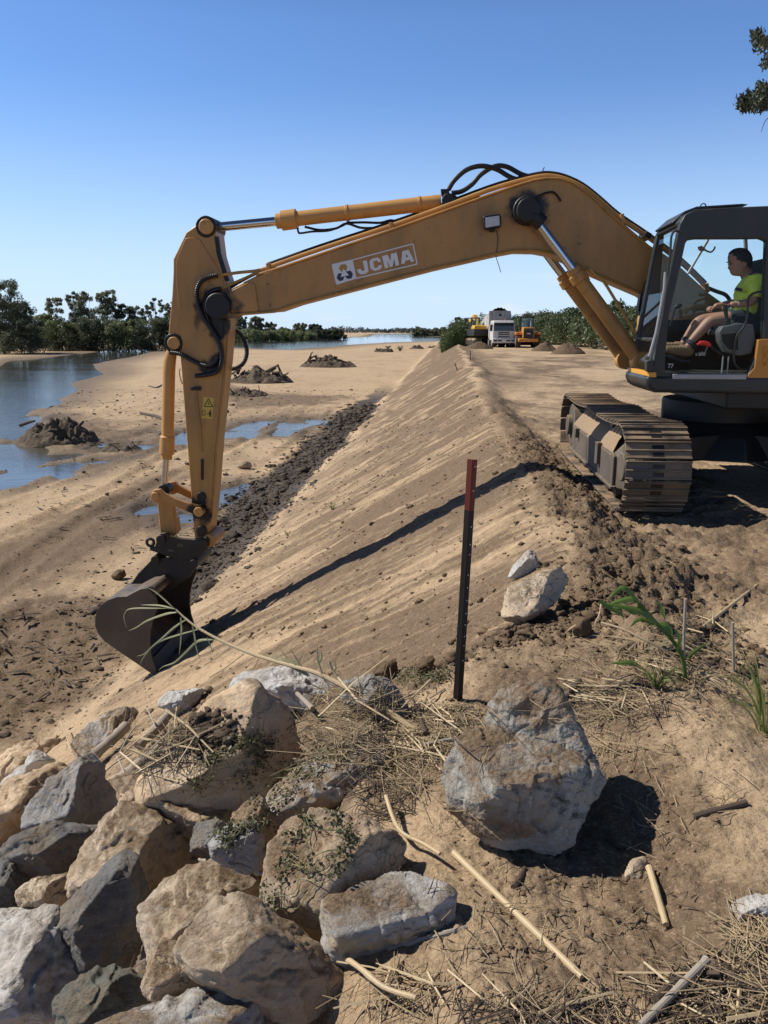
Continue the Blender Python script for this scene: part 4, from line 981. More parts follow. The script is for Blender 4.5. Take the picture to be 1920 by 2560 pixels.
# ---------------------------------------------------------------- boulders, each its own stone
def rockmat(name, a, b, stain, amt=.35, dirt=.5, rough=.85):
    m, nt, bs = newmat(name); n = NT(nt); v = n.obj()
    rnd = nt.nodes.new('ShaderNodeObjectInfo').outputs['Random']
    vv = nt.nodes.new('ShaderNodeVectorMath'); vv.operation = 'ADD'; nt.links.new(v, vv.inputs[0])
    cx = nt.nodes.new('ShaderNodeCombineXYZ')
    for i, k in enumerate((31., 17., 53.)): nt.links.new(n.math('MULTIPLY', rnd, k), cx.inputs[i])
    nt.links.new(cx.outputs[0], vv.inputs[1]); v = vv.outputs[0]
    f1 = n.noise(v, 3.2, 7, .6, .6); f2 = n.noise(v, 22, 6, .65); f3 = n.noise(v, 75, 6, .75)
    c = n.mix(n.ramp(f1, .34, .66), a, b)
    c = n.mix(n.math('MULTIPLY', n.ramp(n.noise(n.mapping(v, (1, 1, 2.2)), 2.1, 6, .6, 1.2), .50, .60), amt), c, stain)
    c = n.mix(n.math('MULTIPLY', n.ramp(f2, .57, .70), .45), c, tuple(q * .55 for q in a))
    c = n.mix(n.math('MULTIPLY', n.ramp(f2, .40, .30), .4), c, tuple(min(.75, q * 1.35) for q in b))
    c = n.mix(n.math('MULTIPLY', n.ramp(f3, .56, .68), .5), c, tuple(q * .45 for q in a)); c = n.mix(n.math('MULTIPLY', n.ramp(f3, .42, .33), .4), c, tuple(min(.8, q * 1.4) for q in b))
    vor = nt.nodes.new('ShaderNodeTexVoronoi'); vor.feature = 'DISTANCE_TO_EDGE'; vor.inputs['Scale'].default_value = 1.7
    wv = nt.nodes.new('ShaderNodeVectorMath'); wv.operation = 'ADD'; nt.links.new(v, wv.inputs[0])
    ns = nt.nodes.new('ShaderNodeTexNoise'); ns.inputs['Scale'].default_value = 5; nt.links.new(v, ns.inputs['Vector']); nt.links.new(ns.outputs['Color'], wv.inputs[1])
    nt.links.new(wv.outputs[0], vor.inputs['Vector'])
    cr = n.math('MULTIPLY', n.ramp(vor.outputs[0], .010, .002), n.ramp(f1, .42, .62))
    c = n.mix(n.math('MULTIPLY', cr, .45), c, (.06, .05, .042))
    up = n.ramp(n.sep(n.nrm(), 2), .35, .9)
    k = n.math('MULTIPLY', up, n.ramp(n.math('ADD', n.math('MULTIPLY', n.noise(v, 4, 6, .65), .8), n.math('MULTIPLY', f2, .35)), .56 - dirt * .14, .70 - dirt * .1))
    k = n.math('MULTIPLY', k, min(1, dirt * 1.6), True)
    dc = n.mix(n.ramp(f3, .4, .62), (.115, .078, .046), (.30, .215, .135))
    c = n.mix(k, c, dc)
    nt.links.new(c, bs.inputs['Base Color']); bs.inputs['Roughness'].default_value = rough; bs.inputs['Specular IOR Level'].default_value = .25
    nb = n.bump(f1, .4, .07); nb = n.bump(f2, .75, .026, nb); nb = n.bump(n.math('ADD', f3, n.math('MULTIPLY', k, f3)), .75, .009, nb); nb = n.bump(n.math('MULTIPLY', cr, -1.0), .6, .02, nb)
    nt.links.new(nb, bs.inputs['Normal']); return m
RM = dict(
 grey=rockmat('blue grey stone', (.22, .225, .235), (.42, .425, .43), (.36, .27, .17), .25, .35),
 tan=rockmat('tan stone', (.48, .36, .24), (.68, .56, .42), (.30, .29, .27), .4, .6),
 orange=rockmat('orange buff stone', (.54, .38, .23), (.68, .53, .37), (.34, .30, .25), .35, .35),
 white=rockmat('pale grey white stone', (.46, .455, .44), (.70, .69, .67), (.42, .31, .20), .3, .3),
 dark=rockmat('charcoal stone', (.10, .10, .10), (.21, .21, .205), (.33, .26, .17), .3, .35),
 mix=rockmat('grey stone stained tan', (.30, .29, .275), (.50, .48, .45), (.42, .30, .17), .75, .6),
 brown=rockmat('earth stained stone', (.36, .255, .16), (.58, .45, .315), (.40, .36, .30), .5, .85),
 green=rockmat('greenish grey stone', (.11, .12, .105), (.20, .21, .19), (.30, .24, .16), .25, .4),
 boulder=rockmat('big boulder stone', (.27, .255, .225), (.44, .42, .38), (.20, .115, .05), .75, .75),
 clod=rockmat('soil clod', (.10, .068, .040), (.16, .108, .064), (.2, .14, .09), .4, .2))
_ICO = {}
def ico(n):
    if n not in _ICO:
        bm = bmesh.new(); bmesh.ops.create_icosphere(bm, subdivisions=n, radius=1)
        V = np.array([v.co[:] for v in bm.verts]); F = np.array([[l.index for l in f.verts] for f in bm.faces]); bm.free(); _ICO[n] = (V / np.linalg.norm(V, axis=1)[:, None], F)
    return _ICO[n]
def hull2(P):
    P = sorted(set(map(tuple, P))); 
    def half(Q):
        h = []
        for p in Q:
            while len(h) > 1 and (h[-1][0] - h[-2][0]) * (p[1] - h[-2][1]) - (h[-1][1] - h[-2][1]) * (p[0] - h[-2][0]) <= 0: h.pop()
            h.append(p)
        return h[:-1]
    return half(P) + half(P[::-1])
FAC = [(-.55, .55, .65, .70), (.60, .05, .80, .74), (-.15, -.55, .80, .80), (.1, .85, .5, .86)]
def rock(label, px, m, facets=None, seed=1, y=None, lobes=(), rough=.07, sub=6, thick=.85, group='boulders piled along the bank', name='boulder', cat='boulder', pw=90, pull=1.0, at=None, grow=None):
    grow = grow or (1.09 if group == 'boulders piled along the bank' else 1.02)
    rg = np.random.default_rng(seed)
    if grow != 1: g0 = np.array(px, float); gc = (g0.min(0) + g0.max(0)) / 2; px = [tuple(q) for q in gc + (g0 - gc) * grow]
    A = np.array(px, float); lo = A[A[:, 1].argmax()]; c2 = (A.min(0) + A.max(0)) / 2
    cand = [at] if at else [q for q in A if q[1] > lo[1] - .28 * np.ptp(A[:, 1])]; h = min((hit_pile(*q) for q in cand), key=lambda p: (p - CAM).length); dist = (h - CAM).length * pull
    dc = ray(*c2).normalized()
    e3 = -dc; e1 = dc.cross(Vector((0, 0, 1))).normalized(); e2 = e1.cross(dc)
    size = max(np.ptp(A[:, 0]), np.ptp(A[:, 1])) / FPX * dist
    T = .5 * thick * size * .9
    if y is None: dist = dist + T * .45
    else: dist = y / (dc.y)
    cen = CAM + dc * dist
    def body(px, off3=0.0, fac=None, th=T):
        q = []
        for u, v in px:
            d = ray(u, v); p = CAM + d * ((cen + e3 * off3 - CAM).dot(dc) / d.dot(dc)) - cen; q.append((p.dot(e1), p.dot(e2)))
        H = hull2(q); n_, d_ = [], []
        for i in range(len(H)):
            a, b = H[i], H[(i + 1) % len(H)]; L_ = math.hypot(b[0] - a[0], b[1] - a[1])
            if L_ < 1e-6: continue
            nx, ny = (b[1] - a[1]) / L_, -(b[0] - a[0]) / L_
            for s in (1, -1):
                t = rg.uniform(.15, .7) * s; k = math.sqrt(1 + t * t)
                n_.append((nx / k, ny / k, t / k)); d_.append((a[0] * nx + a[1] * ny) / k + off3 * t / k)
        for f in (fac or FAC):
            v = np.array(f[:3]) + rg.normal(0, .06, 3); v /= np.linalg.norm(v); n_.append(v); d_.append(th * f[3] + off3 * v[2])
        for _ in range(4):
            v = np.array((rg.normal(0, .6), rg.normal(0, .6), -1)); v /= np.linalg.norm(v); n_.append(v); d_.append(th * rg.uniform(.75, 1) - off3 * abs(v[2]) * 0)
        return np.array(n_), np.maximum(np.array(d_), size * .04)
    D, F = ico(sub); Bm = np.array([e1[:], e2[:], e3[:]])
    jobs = [(px, 0.0, facets, T)] + [(l[0], l[1] * size, l[2], T * (l[3] if len(l) > 3 else 1)) for l in lobes]
    out = []
    for j in jobs:
        o3 = j[1]; Aj = np.array(j[0], float); cj = (Aj.min(0) + Aj.max(0)) / 2
        du = ray(*cj); cc = CAM + du * ((cen + e3 * o3 - CAM).dot(dc) / du.dot(dc)); cen0 = cen; cen = cc
        n_, d_ = body(j[0], 0.0, j[2], j[3])
        for _ in range(7):                                   # broken corners
            v = rg.normal(0, 1, 3); v[2] = abs(v[2]) * .8; v /= np.linalg.norm(v)
            n_ = np.vstack([n_, v]); sup = 1 / ((np.maximum(D @ n_[:-1].T / d_, 1e-6)).max(1)); d_ = np.append(d_, (D @ v * sup).max() * rg.uniform(.84, .96))
        g = np.maximum(D @ n_.T / d_, 1e-6); r = (g ** pw).sum(1) ** (-1 / pw)
        Q = D * r[:, None]
        loc = [((CAM + ray(u, v) * ((cen - CAM).dot(dc) / ray(u, v).dot(dc))) - cen) for u, v in j[0]]
        for ax, e in ((0, e1), (1, e2)):                     # back to the full measured width and height
            t = [p.dot(e) for p in loc]; lo_, hi_ = min(t), max(t); a_, b_ = Q[:, ax].min(), Q[:, ax].max()
            Q[:, ax] = lo_ + (Q[:, ax] - a_) * (hi_ - lo_) / (b_ - a_)
        out.append(Q @ Bm + np.array(cen[:])); cen = cen0
    if len(out) > 1:
        mb = MB()
        for Q in out: mb.add([tuple(p) for p in Q], [tuple(f) for f in F])
        o = fuse(mb, name, None, None, size / 110, 2)
        me = o.data; W = np.empty(len(me.vertices) * 3, np.float32); me.vertices.foreach_get('co', W); W = W.reshape(-1, 3).astype(float)
        Nn = np.empty(len(me.vertices) * 3, np.float32); me.vertex_normals.foreach_get('vector', Nn); Nn = Nn.reshape(-1, 3)
    else: W = out[0]; Nn = None
    s = seed * 7.3; q = (W - np.array(cen[:])) / size
    def fb(k, o_, g_, e): return fbm(q[:, 0] * k + s, q[:, 1] * k, q[:, 2] * k, o=o_, g=g_, s=seed + e)
    n1 = fb(3.0, 3, .5, 0); n2 = fb(9, 5, .62, 5); n3 = fb(5.5, 3, .5, 9)
    st_ = fb(1.9, 3, .55, 21) * 2.6; fr_ = st_ - np.floor(st_); stp = (np.floor(st_) + sst(.40, .60, fr_)) / 2.6 - st_ / 2.6
    bands = fbm(q[:, 0] * 2 + s, q[:, 1] * 2, q[:, 2] * 13 + q[:, 0] * 5, o=3, s=seed + 3)
    disp = rough * size * (.34 * n1 + .40 * n2 + .24 * bands + 1.15 * stp - .55 * np.clip(.16 - np.abs(n3), 0, 1) * 2)
    dirv = Nn if Nn is not None else (W - np.array(cen[:])) / np.linalg.norm(W - np.array(cen[:]), axis=1)[:, None]
    W = W + dirv * disp[:, None]
    if Nn is not None:
        W -= np.array(cen[:]); me.vertices.foreach_set('co', W.astype(np.float32).ravel()); me.update(); me.materials.append(RM[m]); o.location = cen
    else: o = npmesh(name, W, F, RM[m], loc=cen, sharp=0)
    tag(o, label, cat, group); ROCKS.append(o); return o
ROCKS = []
L_, RR_ = (-.75, .35, .55), (.7, -.1, .7)
rock('large buff orange slab on the left edge of the boulder pile', [(-90,2010),(0,1972),(143,1908),(168,1924),(160,1990),(100,2060),(64,2072),(0,2118),(-90,2150)], 'orange', [(-.35,.75,.55,.62),(.6,-.4,.7,.8)], 11)
rock('blue grey boulder with a sharp peak, dark on its right side', [(62,2020),(96,1980),(127,1952),(220,1889),(238,1906),(288,2006),(268,2052),(180,2058),(116,2055),(62,2062)], 'grey', [(-.62,.42,.65,.50),(.78,.05,.62,.55)], 12, thick=.8)
rock('charcoal boulder with a tan underside at the left edge', [(4,2130),(38,2098),(127,2056),(240,2062),(246,2090),(211,2140),(180,2196),(93,2194),(20,2152)], 'dark', [(-.2,.75,.6,.55),(.25,-.5,.8,.6)], 13)
rock('pitted whitish tan boulder at the middle of the left pile', [(176,2200),(236,2115),(262,2045),(301,2018),(386,2024),(478,2066),(492,2115),(475,2190),(354,2262),(240,2262),(190,2230)], 'tan', [(-.3,.6,.7,.60),(.65,-.15,.7,.66)], 14)
rock('upright dark grey boulder with a pale left shoulder', [(141,2262),(177,2216),(312,2134),(331,2138),(348,2178),(354,2271),(340,2400),(274,2430),(217,2442),(148,2300)], 'dark', [(-.62,.66,.42,.42),(.35,-.15,.92,.52)], 15, thick=.75)
rock('pale cracked boulder with tan stain at the bottom left', [(-70,2420),(34,2313),(110,2286),(148,2270),(176,2334),(213,2419),(150,2485),(140,2590),(-70,2620)], 'white', [(-.5,.6,.6,.60),(.6,.1,.8,.62)], 16)
rock('whitish boulder half hidden behind the cracked stone', [(-60,2285),(40,2276),(112,2284),(60,2340),(0,2390),(-60,2390)], 'white', None, 17)
rock('greenish grey boulder at the bottom with a straw leaning on it', [(139,2490),(203,2444),(278,2417),(323,2421),(369,2452),(366,2505),(310,2560),(228,2590),(143,2590)], 'green', [(-.45,.6,.66,.55),(.5,.0,.86,.6)], 18)
rock('flat tan slab with a grey broken face at the bottom edge', [(205,2580),(300,2530),(380,2503),(506,2474),(629,2471),(673,2516),(680,2620),(440,2680),(205,2650)], 'mix', [(-.1,.86,.5,.42),(.6,-.2,.75,.7)], 19, pull=.90)
rock('small tan wedge crusted with soil between big boulders', [(359,2475),(409,2353),(451,2353),(506,2400),(529,2427),(521,2472),(443,2502),(380,2514)], 'brown', [(-.1,.6,.8,.55),(.3,-.5,.8,.6)], 20, pull=.91)
rock('long tan boulder with a dark hollow at its right end', [(357,2250),(397,2206),(489,2163),(561,2166),(635,2202),(640,2258),(600,2330),(456,2390),(372,2437),(357,2313)], 'tan', [(-.35,.72,.6,.55),(.5,-.3,.8,.7)], 21, thick=.9)
rock('big brown rounded boulder with a dark shaded flank', [(452,2340),(494,2294),(561,2248),(633,2256),(668,2268),(729,2312),(805,2367),(851,2422),(847,2475),(811,2520),(743,2552),(640,2545),(540,2480),(490,2420)], 'brown', [(-.3,.78,.56,.60),(.45,-.35,.82,.62)], 22)
rock('broad tan boulder draped with wilted weeds, beside the grey slab', [(670,2139),(701,2078),(748,2049),(815,2032),(850,2044),(889,2070),(961,2110),(1004,2169),(963,2192),(895,2216),(845,2260),(819,2305),(800,2348),(765,2327),(714,2293),(667,2270)], 'brown', [(-.35,.62,.70,.58),(.66,-.3,.68,.60)], 23)
rock('grey slab with a soil covered top and a rough broken face', [(815,2360),(834,2268),(938,2209),(980,2184),(1043,2188),(1087,2222),(1125,2262),(1142,2293),(1129,2328),(1022,2360),(916,2412),(890,2418),(842,2386)], 'mix', [(-.05,.82,.57,.36),(.25,-.45,.85,.55),(.75,0,.65,.7)], 24)
rock('small square grey stone wedged between weedy boulders', [(525,2117),(561,2079),(605,2062),(652,2070),(656,2170),(612,2184),(534,2150)], 'grey', [(-.2,.8,.55,.55),(.1,-.2,.95,.6)], 25, pull=.96)
rock('big layered orange tan boulder under a clump of soil and weeds', [(353,1945),(378,1908),(455,1792),(505,1727),(571,1731),(640,1725),(699,1727),(722,1747),(730,1786),(715,1836),(684,1890),(642,1960),(620,2010),(585,2040),(520,2050),(440,2020),(370,1990)], 'orange', [(-.5,.6,.62,.50),(.78,-.1,.6,.50),(.0,-.5,.85,.6)], 26)
rock('white capped small boulder leaning on the orange one', [(399,1748),(424,1729),(498,1721),(507,1729),(470,1785),(436,1785),(403,1766)], 'white', None, 27, at=(440,1800))
rock('long pale grey white rock on the rim of the cut bank', [(584,1689),(616,1672),(713,1666),(753,1684),(792,1699),(854,1726),(873,1757),(829,1790),(713,1785),(640,1750),(589,1735)], 'white', [(-.3,.8,.5,.45),(.2,-.2,.95,.55)], 28, at=(720,1805))
rock('pale grey rock with a shaded right face next to the dark soil', [(858,1716),(883,1693),(925,1703),(979,1718),(1008,1747),(1027,1786),(1024,1812),(975,1812),(890,1770)], 'grey', [(-.6,.6,.5,.45),(.6,.1,.8,.6)], 29, at=(970,1818))
rock('grey boulder half buried under straw and wilted weeds', [(649,2040),(690,1965),(721,1927),(790,1869),(887,1855),(966,1857),(984,1929),(980,1978),(944,2000),(790,2030),(721,2060),(682,2104),(652,2075)], 'mix', [(-.45,.7,.55,.5),(.2,-.45,.87,.55)], 30)
rock('tan and charcoal boulder at the back of the left pile', [(183,1852),(224,1812),(270,1779),(328,1769),(368,1777),(350,1815),(300,1850),(231,1885),(200,1900)], 'mix', [(-.6,.4,.7,.5),(.6,.3,.75,.55)], 31)
rock('tan boulder with a dark flat side at the left picture edge', [(-60,1940),(0,1893),(27,1866),(58,1858),(154,1850),(164,1868),(143,1900),(69,1912),(23,1950),(-60,1990)], 'orange', [(-.6,.5,.6,.55),(.6,.2,.77,.5)], 32)
rock('small pale pointed stone on top of the left slab', [(64,1904),(91,1877),(137,1902),(108,1920),(69,1924)], 'white', None, 33, sub=4, pull=.97)
rock('thin pale stone wedged under the pointed one', [(13,1945),(50,1914),(83,1908),(60,1948),(0,1974)], 'white', None, 34, sub=4, pull=.97)
rock('blue grey stone in shade at the left edge below the charcoal one', [(-70,2150),(0,2136),(40,2160),(91,2189),(70,2232),(55,2290),(-70,2300)], 'dark', None, 35)
rock('small yellowish stone tucked behind the upright grey boulder', [(46,2230),(84,2197),(179,2185),(172,2240),(112,2292),(57,2280)], 'tan', None, 36)
rock('earthy brown stone just below the driftwood', [(295,2012),(309,1981),(359,1968),(372,1980),(365,2028),(310,2030)], 'brown', None, 37, sub=4)
rock('little rusty stone lying in the shade of the layered boulder', [(395,2028),(417,2016),(459,2032),(466,2050),(424,2054)], 'tan', None, 38, sub=4, pull=.97)
rock('shaded brown block beneath the layered boulder', [(366,1985),(430,1990),(520,2010),(590,2010),(600,2070),(540,2110),(470,2090),(420,2040)], 'brown', None, 39, pull=1.02)
rock('dark stone deep in the gap below the layered boulder', [(480,2060),(560,2060),(580,2100),(530,2150),(480,2130)], 'dark', None, 40)
rock('brown block in shadow beside the small square stone', [(580,2040),(660,2000),(690,2080),(660,2200),(600,2200)], 'brown', None, 41, pull=1.05)
rock('huge lone grey boulder with a stepped top on the bare sand',
     [(1104,1992),(1118,1940),(1149,1889),(1164,1843),(1200,1815),(1300,1845),(1400,1900),(1496,1936),(1506,1984),(1490,2021),(1432,2083),(1407,2131),(1394,2139),(1330,2127),(1234,2108),(1197,2085),(1127,2021)],
     'boulder', [(-.02,.90,.43,.44),(.14,-.62,.78,.66),(-.75,.1,.65,.85),(.8,-.1,.6,.85)], 42, pull=.955,
     lobes=[([(1214,1800),(1222,1747),(1276,1692),(1317,1693),(1347,1709),(1371,1748),(1448,1822),(1480,1891),(1496,1960),(1440,2010),(1300,1990),(1230,1900)], -.20, [(-.12,-.15,.98,.42),(.4,.8,.45,.75),(-.5,.8,.3,.75)], .9), ([(1190,1900),(1450,1900),(1440,2080),(1330,2118),(1210,2080)], -.36, None, .9)], rough=.065, thick=.80, group='lone boulder', pw=80)
rock('small bright white rock on the brow of the cut bank', [(1269,1448),(1288,1411),(1319,1375),(1336,1377),(1350,1421),(1304,1446)], 'white', [(-.6,.5,.6,.5),(.3,-.5,.8,.5)], 43, group='rocks on the brow of the bank')
rock('tan rock with a shaded right side on the brow of the bank', [(1252,1533),(1264,1480),(1347,1436),(1403,1417),(1420,1442),(1410,1468),(1363,1522),(1306,1564),(1264,1552)], 'tan', [(-.5,.5,.7,.45),(.8,.1,.6,.5)], 44, group='rocks on the brow of the bank')
rock('round brown clod of earth at the foot of the soil ridge', [(1429,1572),(1438,1550),(1471,1543),(1480,1575),(1465,1595),(1440,1594)], 'clod', None, 45, sub=4, name='earth_clod', cat='clod', group='earth clods')
rock('pale grey stone cut off by the right edge over dry stalks', [(1830,2246),(1895,2231),(1945,2238),(1980,2270),(1950,2305),(1844,2312),(1832,2284)], 'white', [(-.6,.6,.5,.42),(.3,-.5,.85,.5)], 46, group='stones on the bare sand')
rock('small stone in the shadow of the huge lone boulder', [(1556,2202),(1581,2152),(1612,2140),(1625,2181),(1602,2210)], 'tan', None, 47, sub=4, group='stones on the bare sand')
rock('dark lump of mud lying on the riverbed left of the bucket', [(278,1440),(290,1425),(312,1424),(316,1440),(305,1450),(282,1450)], 'clod', None, 48, sub=4, name='earth_clod', cat='clod', group='earth clods')
rock('lone pointed grey stone on the riverbed behind the stick', [(592,1168),(610,1154),(626,1152),(630,1168),(618,1172)], 'brown', None, 49, sub=4, group='stones on the riverbed')
rock('brown clod at the base of the black steel post', [(1040,1665),(1055,1645),(1080,1640),(1092,1668),(1070,1690),(1045,1685)], 'clod', None, 50, sub=4, name='earth_clod', cat='clod', group='earth clods')
rock('dark clod on the lip of the cut left of the post', [(930,1680),(945,1660),(985,1650),(995,1690),(960,1705)], 'clod', None, 51, sub=4, name='earth_clod', cat='clod', group='earth clods')
rgf = random.Random(4)
for i, (u, v) in enumerate(((330,2290),(250,2460),(360,2440),(560,2290),(640,2300),(680,2120),(520,2210),(250,2080),(160,2230),(90,2330),(400,2110),(480,2150),(600,1960),(680,1900),(560,2060),(640,2160),(200,2020),(250,1960),(330,1990),(420,2060),(780,2400),(700,2520),(120,2480),(330,2560))):
    q = []; s_ = rgf.uniform(55, 85)
    for k in range(8): a = k * .785 + rgf.uniform(-.25, .25); q.append((u + math.cos(a) * s_ * rgf.uniform(.8, 1.15), v + math.sin(a) * s_ * rgf.uniform(.6, .9)))
    rock('dark earthy stone deep in a gap between the piled boulders', q, ('brown', 'dark', 'mix')[i % 3], None, 400 + i, sub=5, pull=1.13, at=(u, v), group='stones filling the gaps of the pile', name='filler_stone', cat='stone')
# ---- loose clods: nobody could count them
def clods(name, pts, sizes, m, kind='stuff'):
    rg = np.random.default_rng(5); V0, F0 = ico(2); Vs, Fs = [], []
    vr = []
    for k in range(12):
        n1 = fbm(V0[:, 0] * 1.6 + k * 9, V0[:, 1] * 1.6, V0[:, 2] * 1.6, o=3, s=k); n2 = fbm(V0[:, 0] * 4 + k * 5, V0[:, 1] * 4, V0[:, 2] * 4, o=2, s=k + 40); vr.append(V0 * (1 + .8 * n1 + .75 * n2)[:, None])
    for i, (p, s) in enumerate(zip(pts, sizes)):
        a = rg.uniform(0, 6.28); c, sn = math.cos(a), math.sin(a); q = vr[i % 12] * s * np.array((1, rg.uniform(.7, 1.1), rg.uniform(.4, .8)))
        q = np.column_stack([q[:, 0] * c - q[:, 1] * sn, q[:, 0] * sn + q[:, 1] * c, q[:, 2]]); Vs.append(q + p); Fs.append(F0 + i * len(V0))
    o = npmesh(name, np.vstack(Vs), np.vstack(Fs), m, smooth=False); tag(o, kind=kind); return o
def scatter(rg, n, fn):
    x, y = fn(rg, n); z = terrain(x, y); return np.column_stack([x, y, z])
def build_clods():
    rg = np.random.default_rng(9)
    toe = .98 - 1.7 * (.2 - BED)
    def inv(lat, al): return lat * .9969 + al * .0785, -lat * .0785 + al * .9969
    def f_toe(rg, n):
        al = 13 + 42 * rg.random(n) ** 1.5; return inv(toe - .55 + .35 * vn(al * .25, al * 0 + 9.3) + rg.normal(0, .60, n), al)
    P = scatter(rg, 7500, f_toe); S = np.clip(rg.lognormal(-3.85, .72, 7500), .008, .2) * (1 + np.clip((P[:, 1] - 18) / 40, 0, 1.0)); P[:, 2] -= S * .12
    o = clods('wet_mud_clods', P, S, simple('wet mud', (.074, .056, .040), .85, var=.45, sc=9, bump=.5, bscale=30)); 
    def f_rid(rg, n):
        al = 3.9 + 9 * rg.random(n) ** 1.3; return inv(.98 + .33 + rg.normal(0, .30, n), al)
    P = scatter(rg, 3600, f_rid); S = np.clip(rg.lognormal(-5.0, .62, 3600), .003, .045); P[:, 2] += S * .2
    x = rg.uniform(-.1, 1.7, 3000); yy = yb_line(x) + .05 + rg.normal(0, .17, 3000)
    Q = np.column_stack([x, yy, terrain(x, yy)]); SQ = np.clip(rg.lognormal(-5.2, .75, 3000), .002, .045); Q[:, 2] += SQ * .2
    clods('soil_clods', np.vstack([P, Q]), np.concatenate([S, SQ]), simple('crumbled soil', (.125, .085, .05), .9, var=.4, sc=7, bump=.5, bscale=60))
    def f_sl(rg, n): 
        return inv(.9 - 4.8 * rg.random(n), 5.0 + 24 * rg.random(n) ** 1.5)
    P = scatter(rg, 2600, f_sl); S = np.clip(rg.lognormal(-4.6, .55, 2600), .005, .05); P[:, 2] += S * .2
    R1 = rg.uniform(.5, 5.0, 2200); A1 = rg.uniform(-.05, .6, 2200)
    x = R1 * np.sin(A1) + .3; y = 1.2 + R1 * np.cos(A1); Q = np.column_stack([x, y, terrain(x, y)]); SQ = np.clip(rg.lognormal(-5.5, .5, 2200), .002, .014)
    clods('crumbs', np.vstack([P, Q]), np.concatenate([S, SQ]), simple('dry soil crumbs', (.19, .13, .078), .9, var=.4, sc=7, bump=.4, bscale=80))
    def f_bed(rg, n):
        y = 10 + 60 * rg.random(n) ** 1.4; return (-.50 + .56 * rg.random(n) ** .8) * y - 3.0, y
    P = scatter(rg, 2600, f_bed); P[:, 2] = terrain(P[:, 0], P[:, 1], True)[0]; ok = (P[:, 2] > WATER + .015) & (P[:, 2] < -2.9); P = P[ok]; S = np.clip(rg.lognormal(-3.9, .5, len(P)), .008, .08) * (.6 + P[:, 1] / 40)
    clods('gravel', P, S, simple('river gravel', (.13, .095, .062), .85, var=.5, sc=4, bump=.3))
    # lumpy dark soil left of the bucket
    P = np.array([hit(u, v)[:] for u, v in [(rg.uniform(-40, 330), rg.uniform(1500, 1860)) for _ in range(520)]]); ok = P[:, 2] < -2.7; P = P[ok]
    S = np.clip(rg.lognormal(-4.1, .6, len(P)), .008, .09); P[:, 2] -= S * .2
    clods('dark_soil_clods', P, S, simple('dark loam', (.10, .072, .047), .9, var=.4, sc=6, bump=.5, bscale=40))
build_clods()
# ---------------------------------------------------------------- post, sticks, canes, grass, weeds, driftwood
MCANE = simple('dry cane', (.50, .39, .235), .55, var=.25, sc=9, bump=.15, bscale=60)
MCANEG = simple('weathered grey cane', (.34, .30, .25), .7, var=.25, sc=9, bump=.15)
MSTRAW = simple('straw', (.36, .275, .165), .8, var=.6, sc=6, bump=0)
MTWIG = simple('dark twig', (.085, .062, .045), .85, var=.35, sc=9, bump=.3)
MWOOD = simple('bleached driftwood', (.33, .285, .23), .85, var=.35, sc=5, bump=.5, bscale=25)
MWOODD = simple('muddy driftwood', (.10, .078, .057), .9, var=.4, sc=5, bump=.5, bscale=25)
def leafmat(name, col, tr=.35, var=.3, sc=4):
    m, nt, b = newmat(name); n = NT(nt); v = n.pos()
    c = n.mix(n.noise(v, sc, 3), tuple(q * (1 - var) for q in col), tuple(q * (1 + var) for q in col))
    nt.links.new(c, b.inputs['Base Color']); b.inputs['Roughness'].default_value = .5; b.inputs['Specular IOR Level'].default_value = .35
    t = nt.nodes.new('ShaderNodeBsdfTranslucent'); nt.links.new(c, t.inputs[0]); x = nt.nodes.new('ShaderNodeMixShader'); x.inputs[0].default_value = tr
    o = [q for q in nt.nodes if q.type == 'OUTPUT_MATERIAL'][0]
    nt.links.new(b.outputs[0], x.inputs[1]); nt.links.new(t.outputs[0], x.inputs[2]); nt.links.new(x.outputs[0], o.inputs[0]); return m
MREED = leafmat('pale reed leaf', (.34, .35, .20)); MGRASS = leafmat('green grass leaf', (.12, .20, .045)); MGRASS2 = leafmat('fine grass', (.20, .23, .08)); MWEED = leafmat('wilted weed', (.105, .105, .055), .15)
MSTEM = leafmat('olive stem', (.20, .19, .09), .1)
def blade(mb, pts, w, n=5, fold=.25, twist=None):
    P = spline(pts, n); m = len(P); vs = []; side = None
    for i, p in enumerate(P):
        t = (P[min(i + 1, m - 1)] - P[max(i - 1, 0)]).normalized()
        s = t.cross(Vector((.25, -.75, .6))) if twist is None else t.cross(twist)
        s = s.normalized() if s.length > 1e-4 else t.orthogonal().normalized()
        f = i / (m - 1); ww = w * min(1, .35 + f * 3) * (1 - f ** 2.2) + .0006; up = s.cross(t)
        vs += [p - s * ww, p + up * ww * fold, p + s * ww]
    mb.add(vs, [(3 * i + k, 3 * i + k + 1, 3 * i + k + 4, 3 * i + k + 3) for i in range(m - 1) for k in (0, 1)])
def near(u, v, k=.985): h = hit(u, v); return CAM + (h - CAM) * k
def zz(f, x0, y0): return lambda L: [(x0 + x * f, y0 + y * f) for x, y in L]
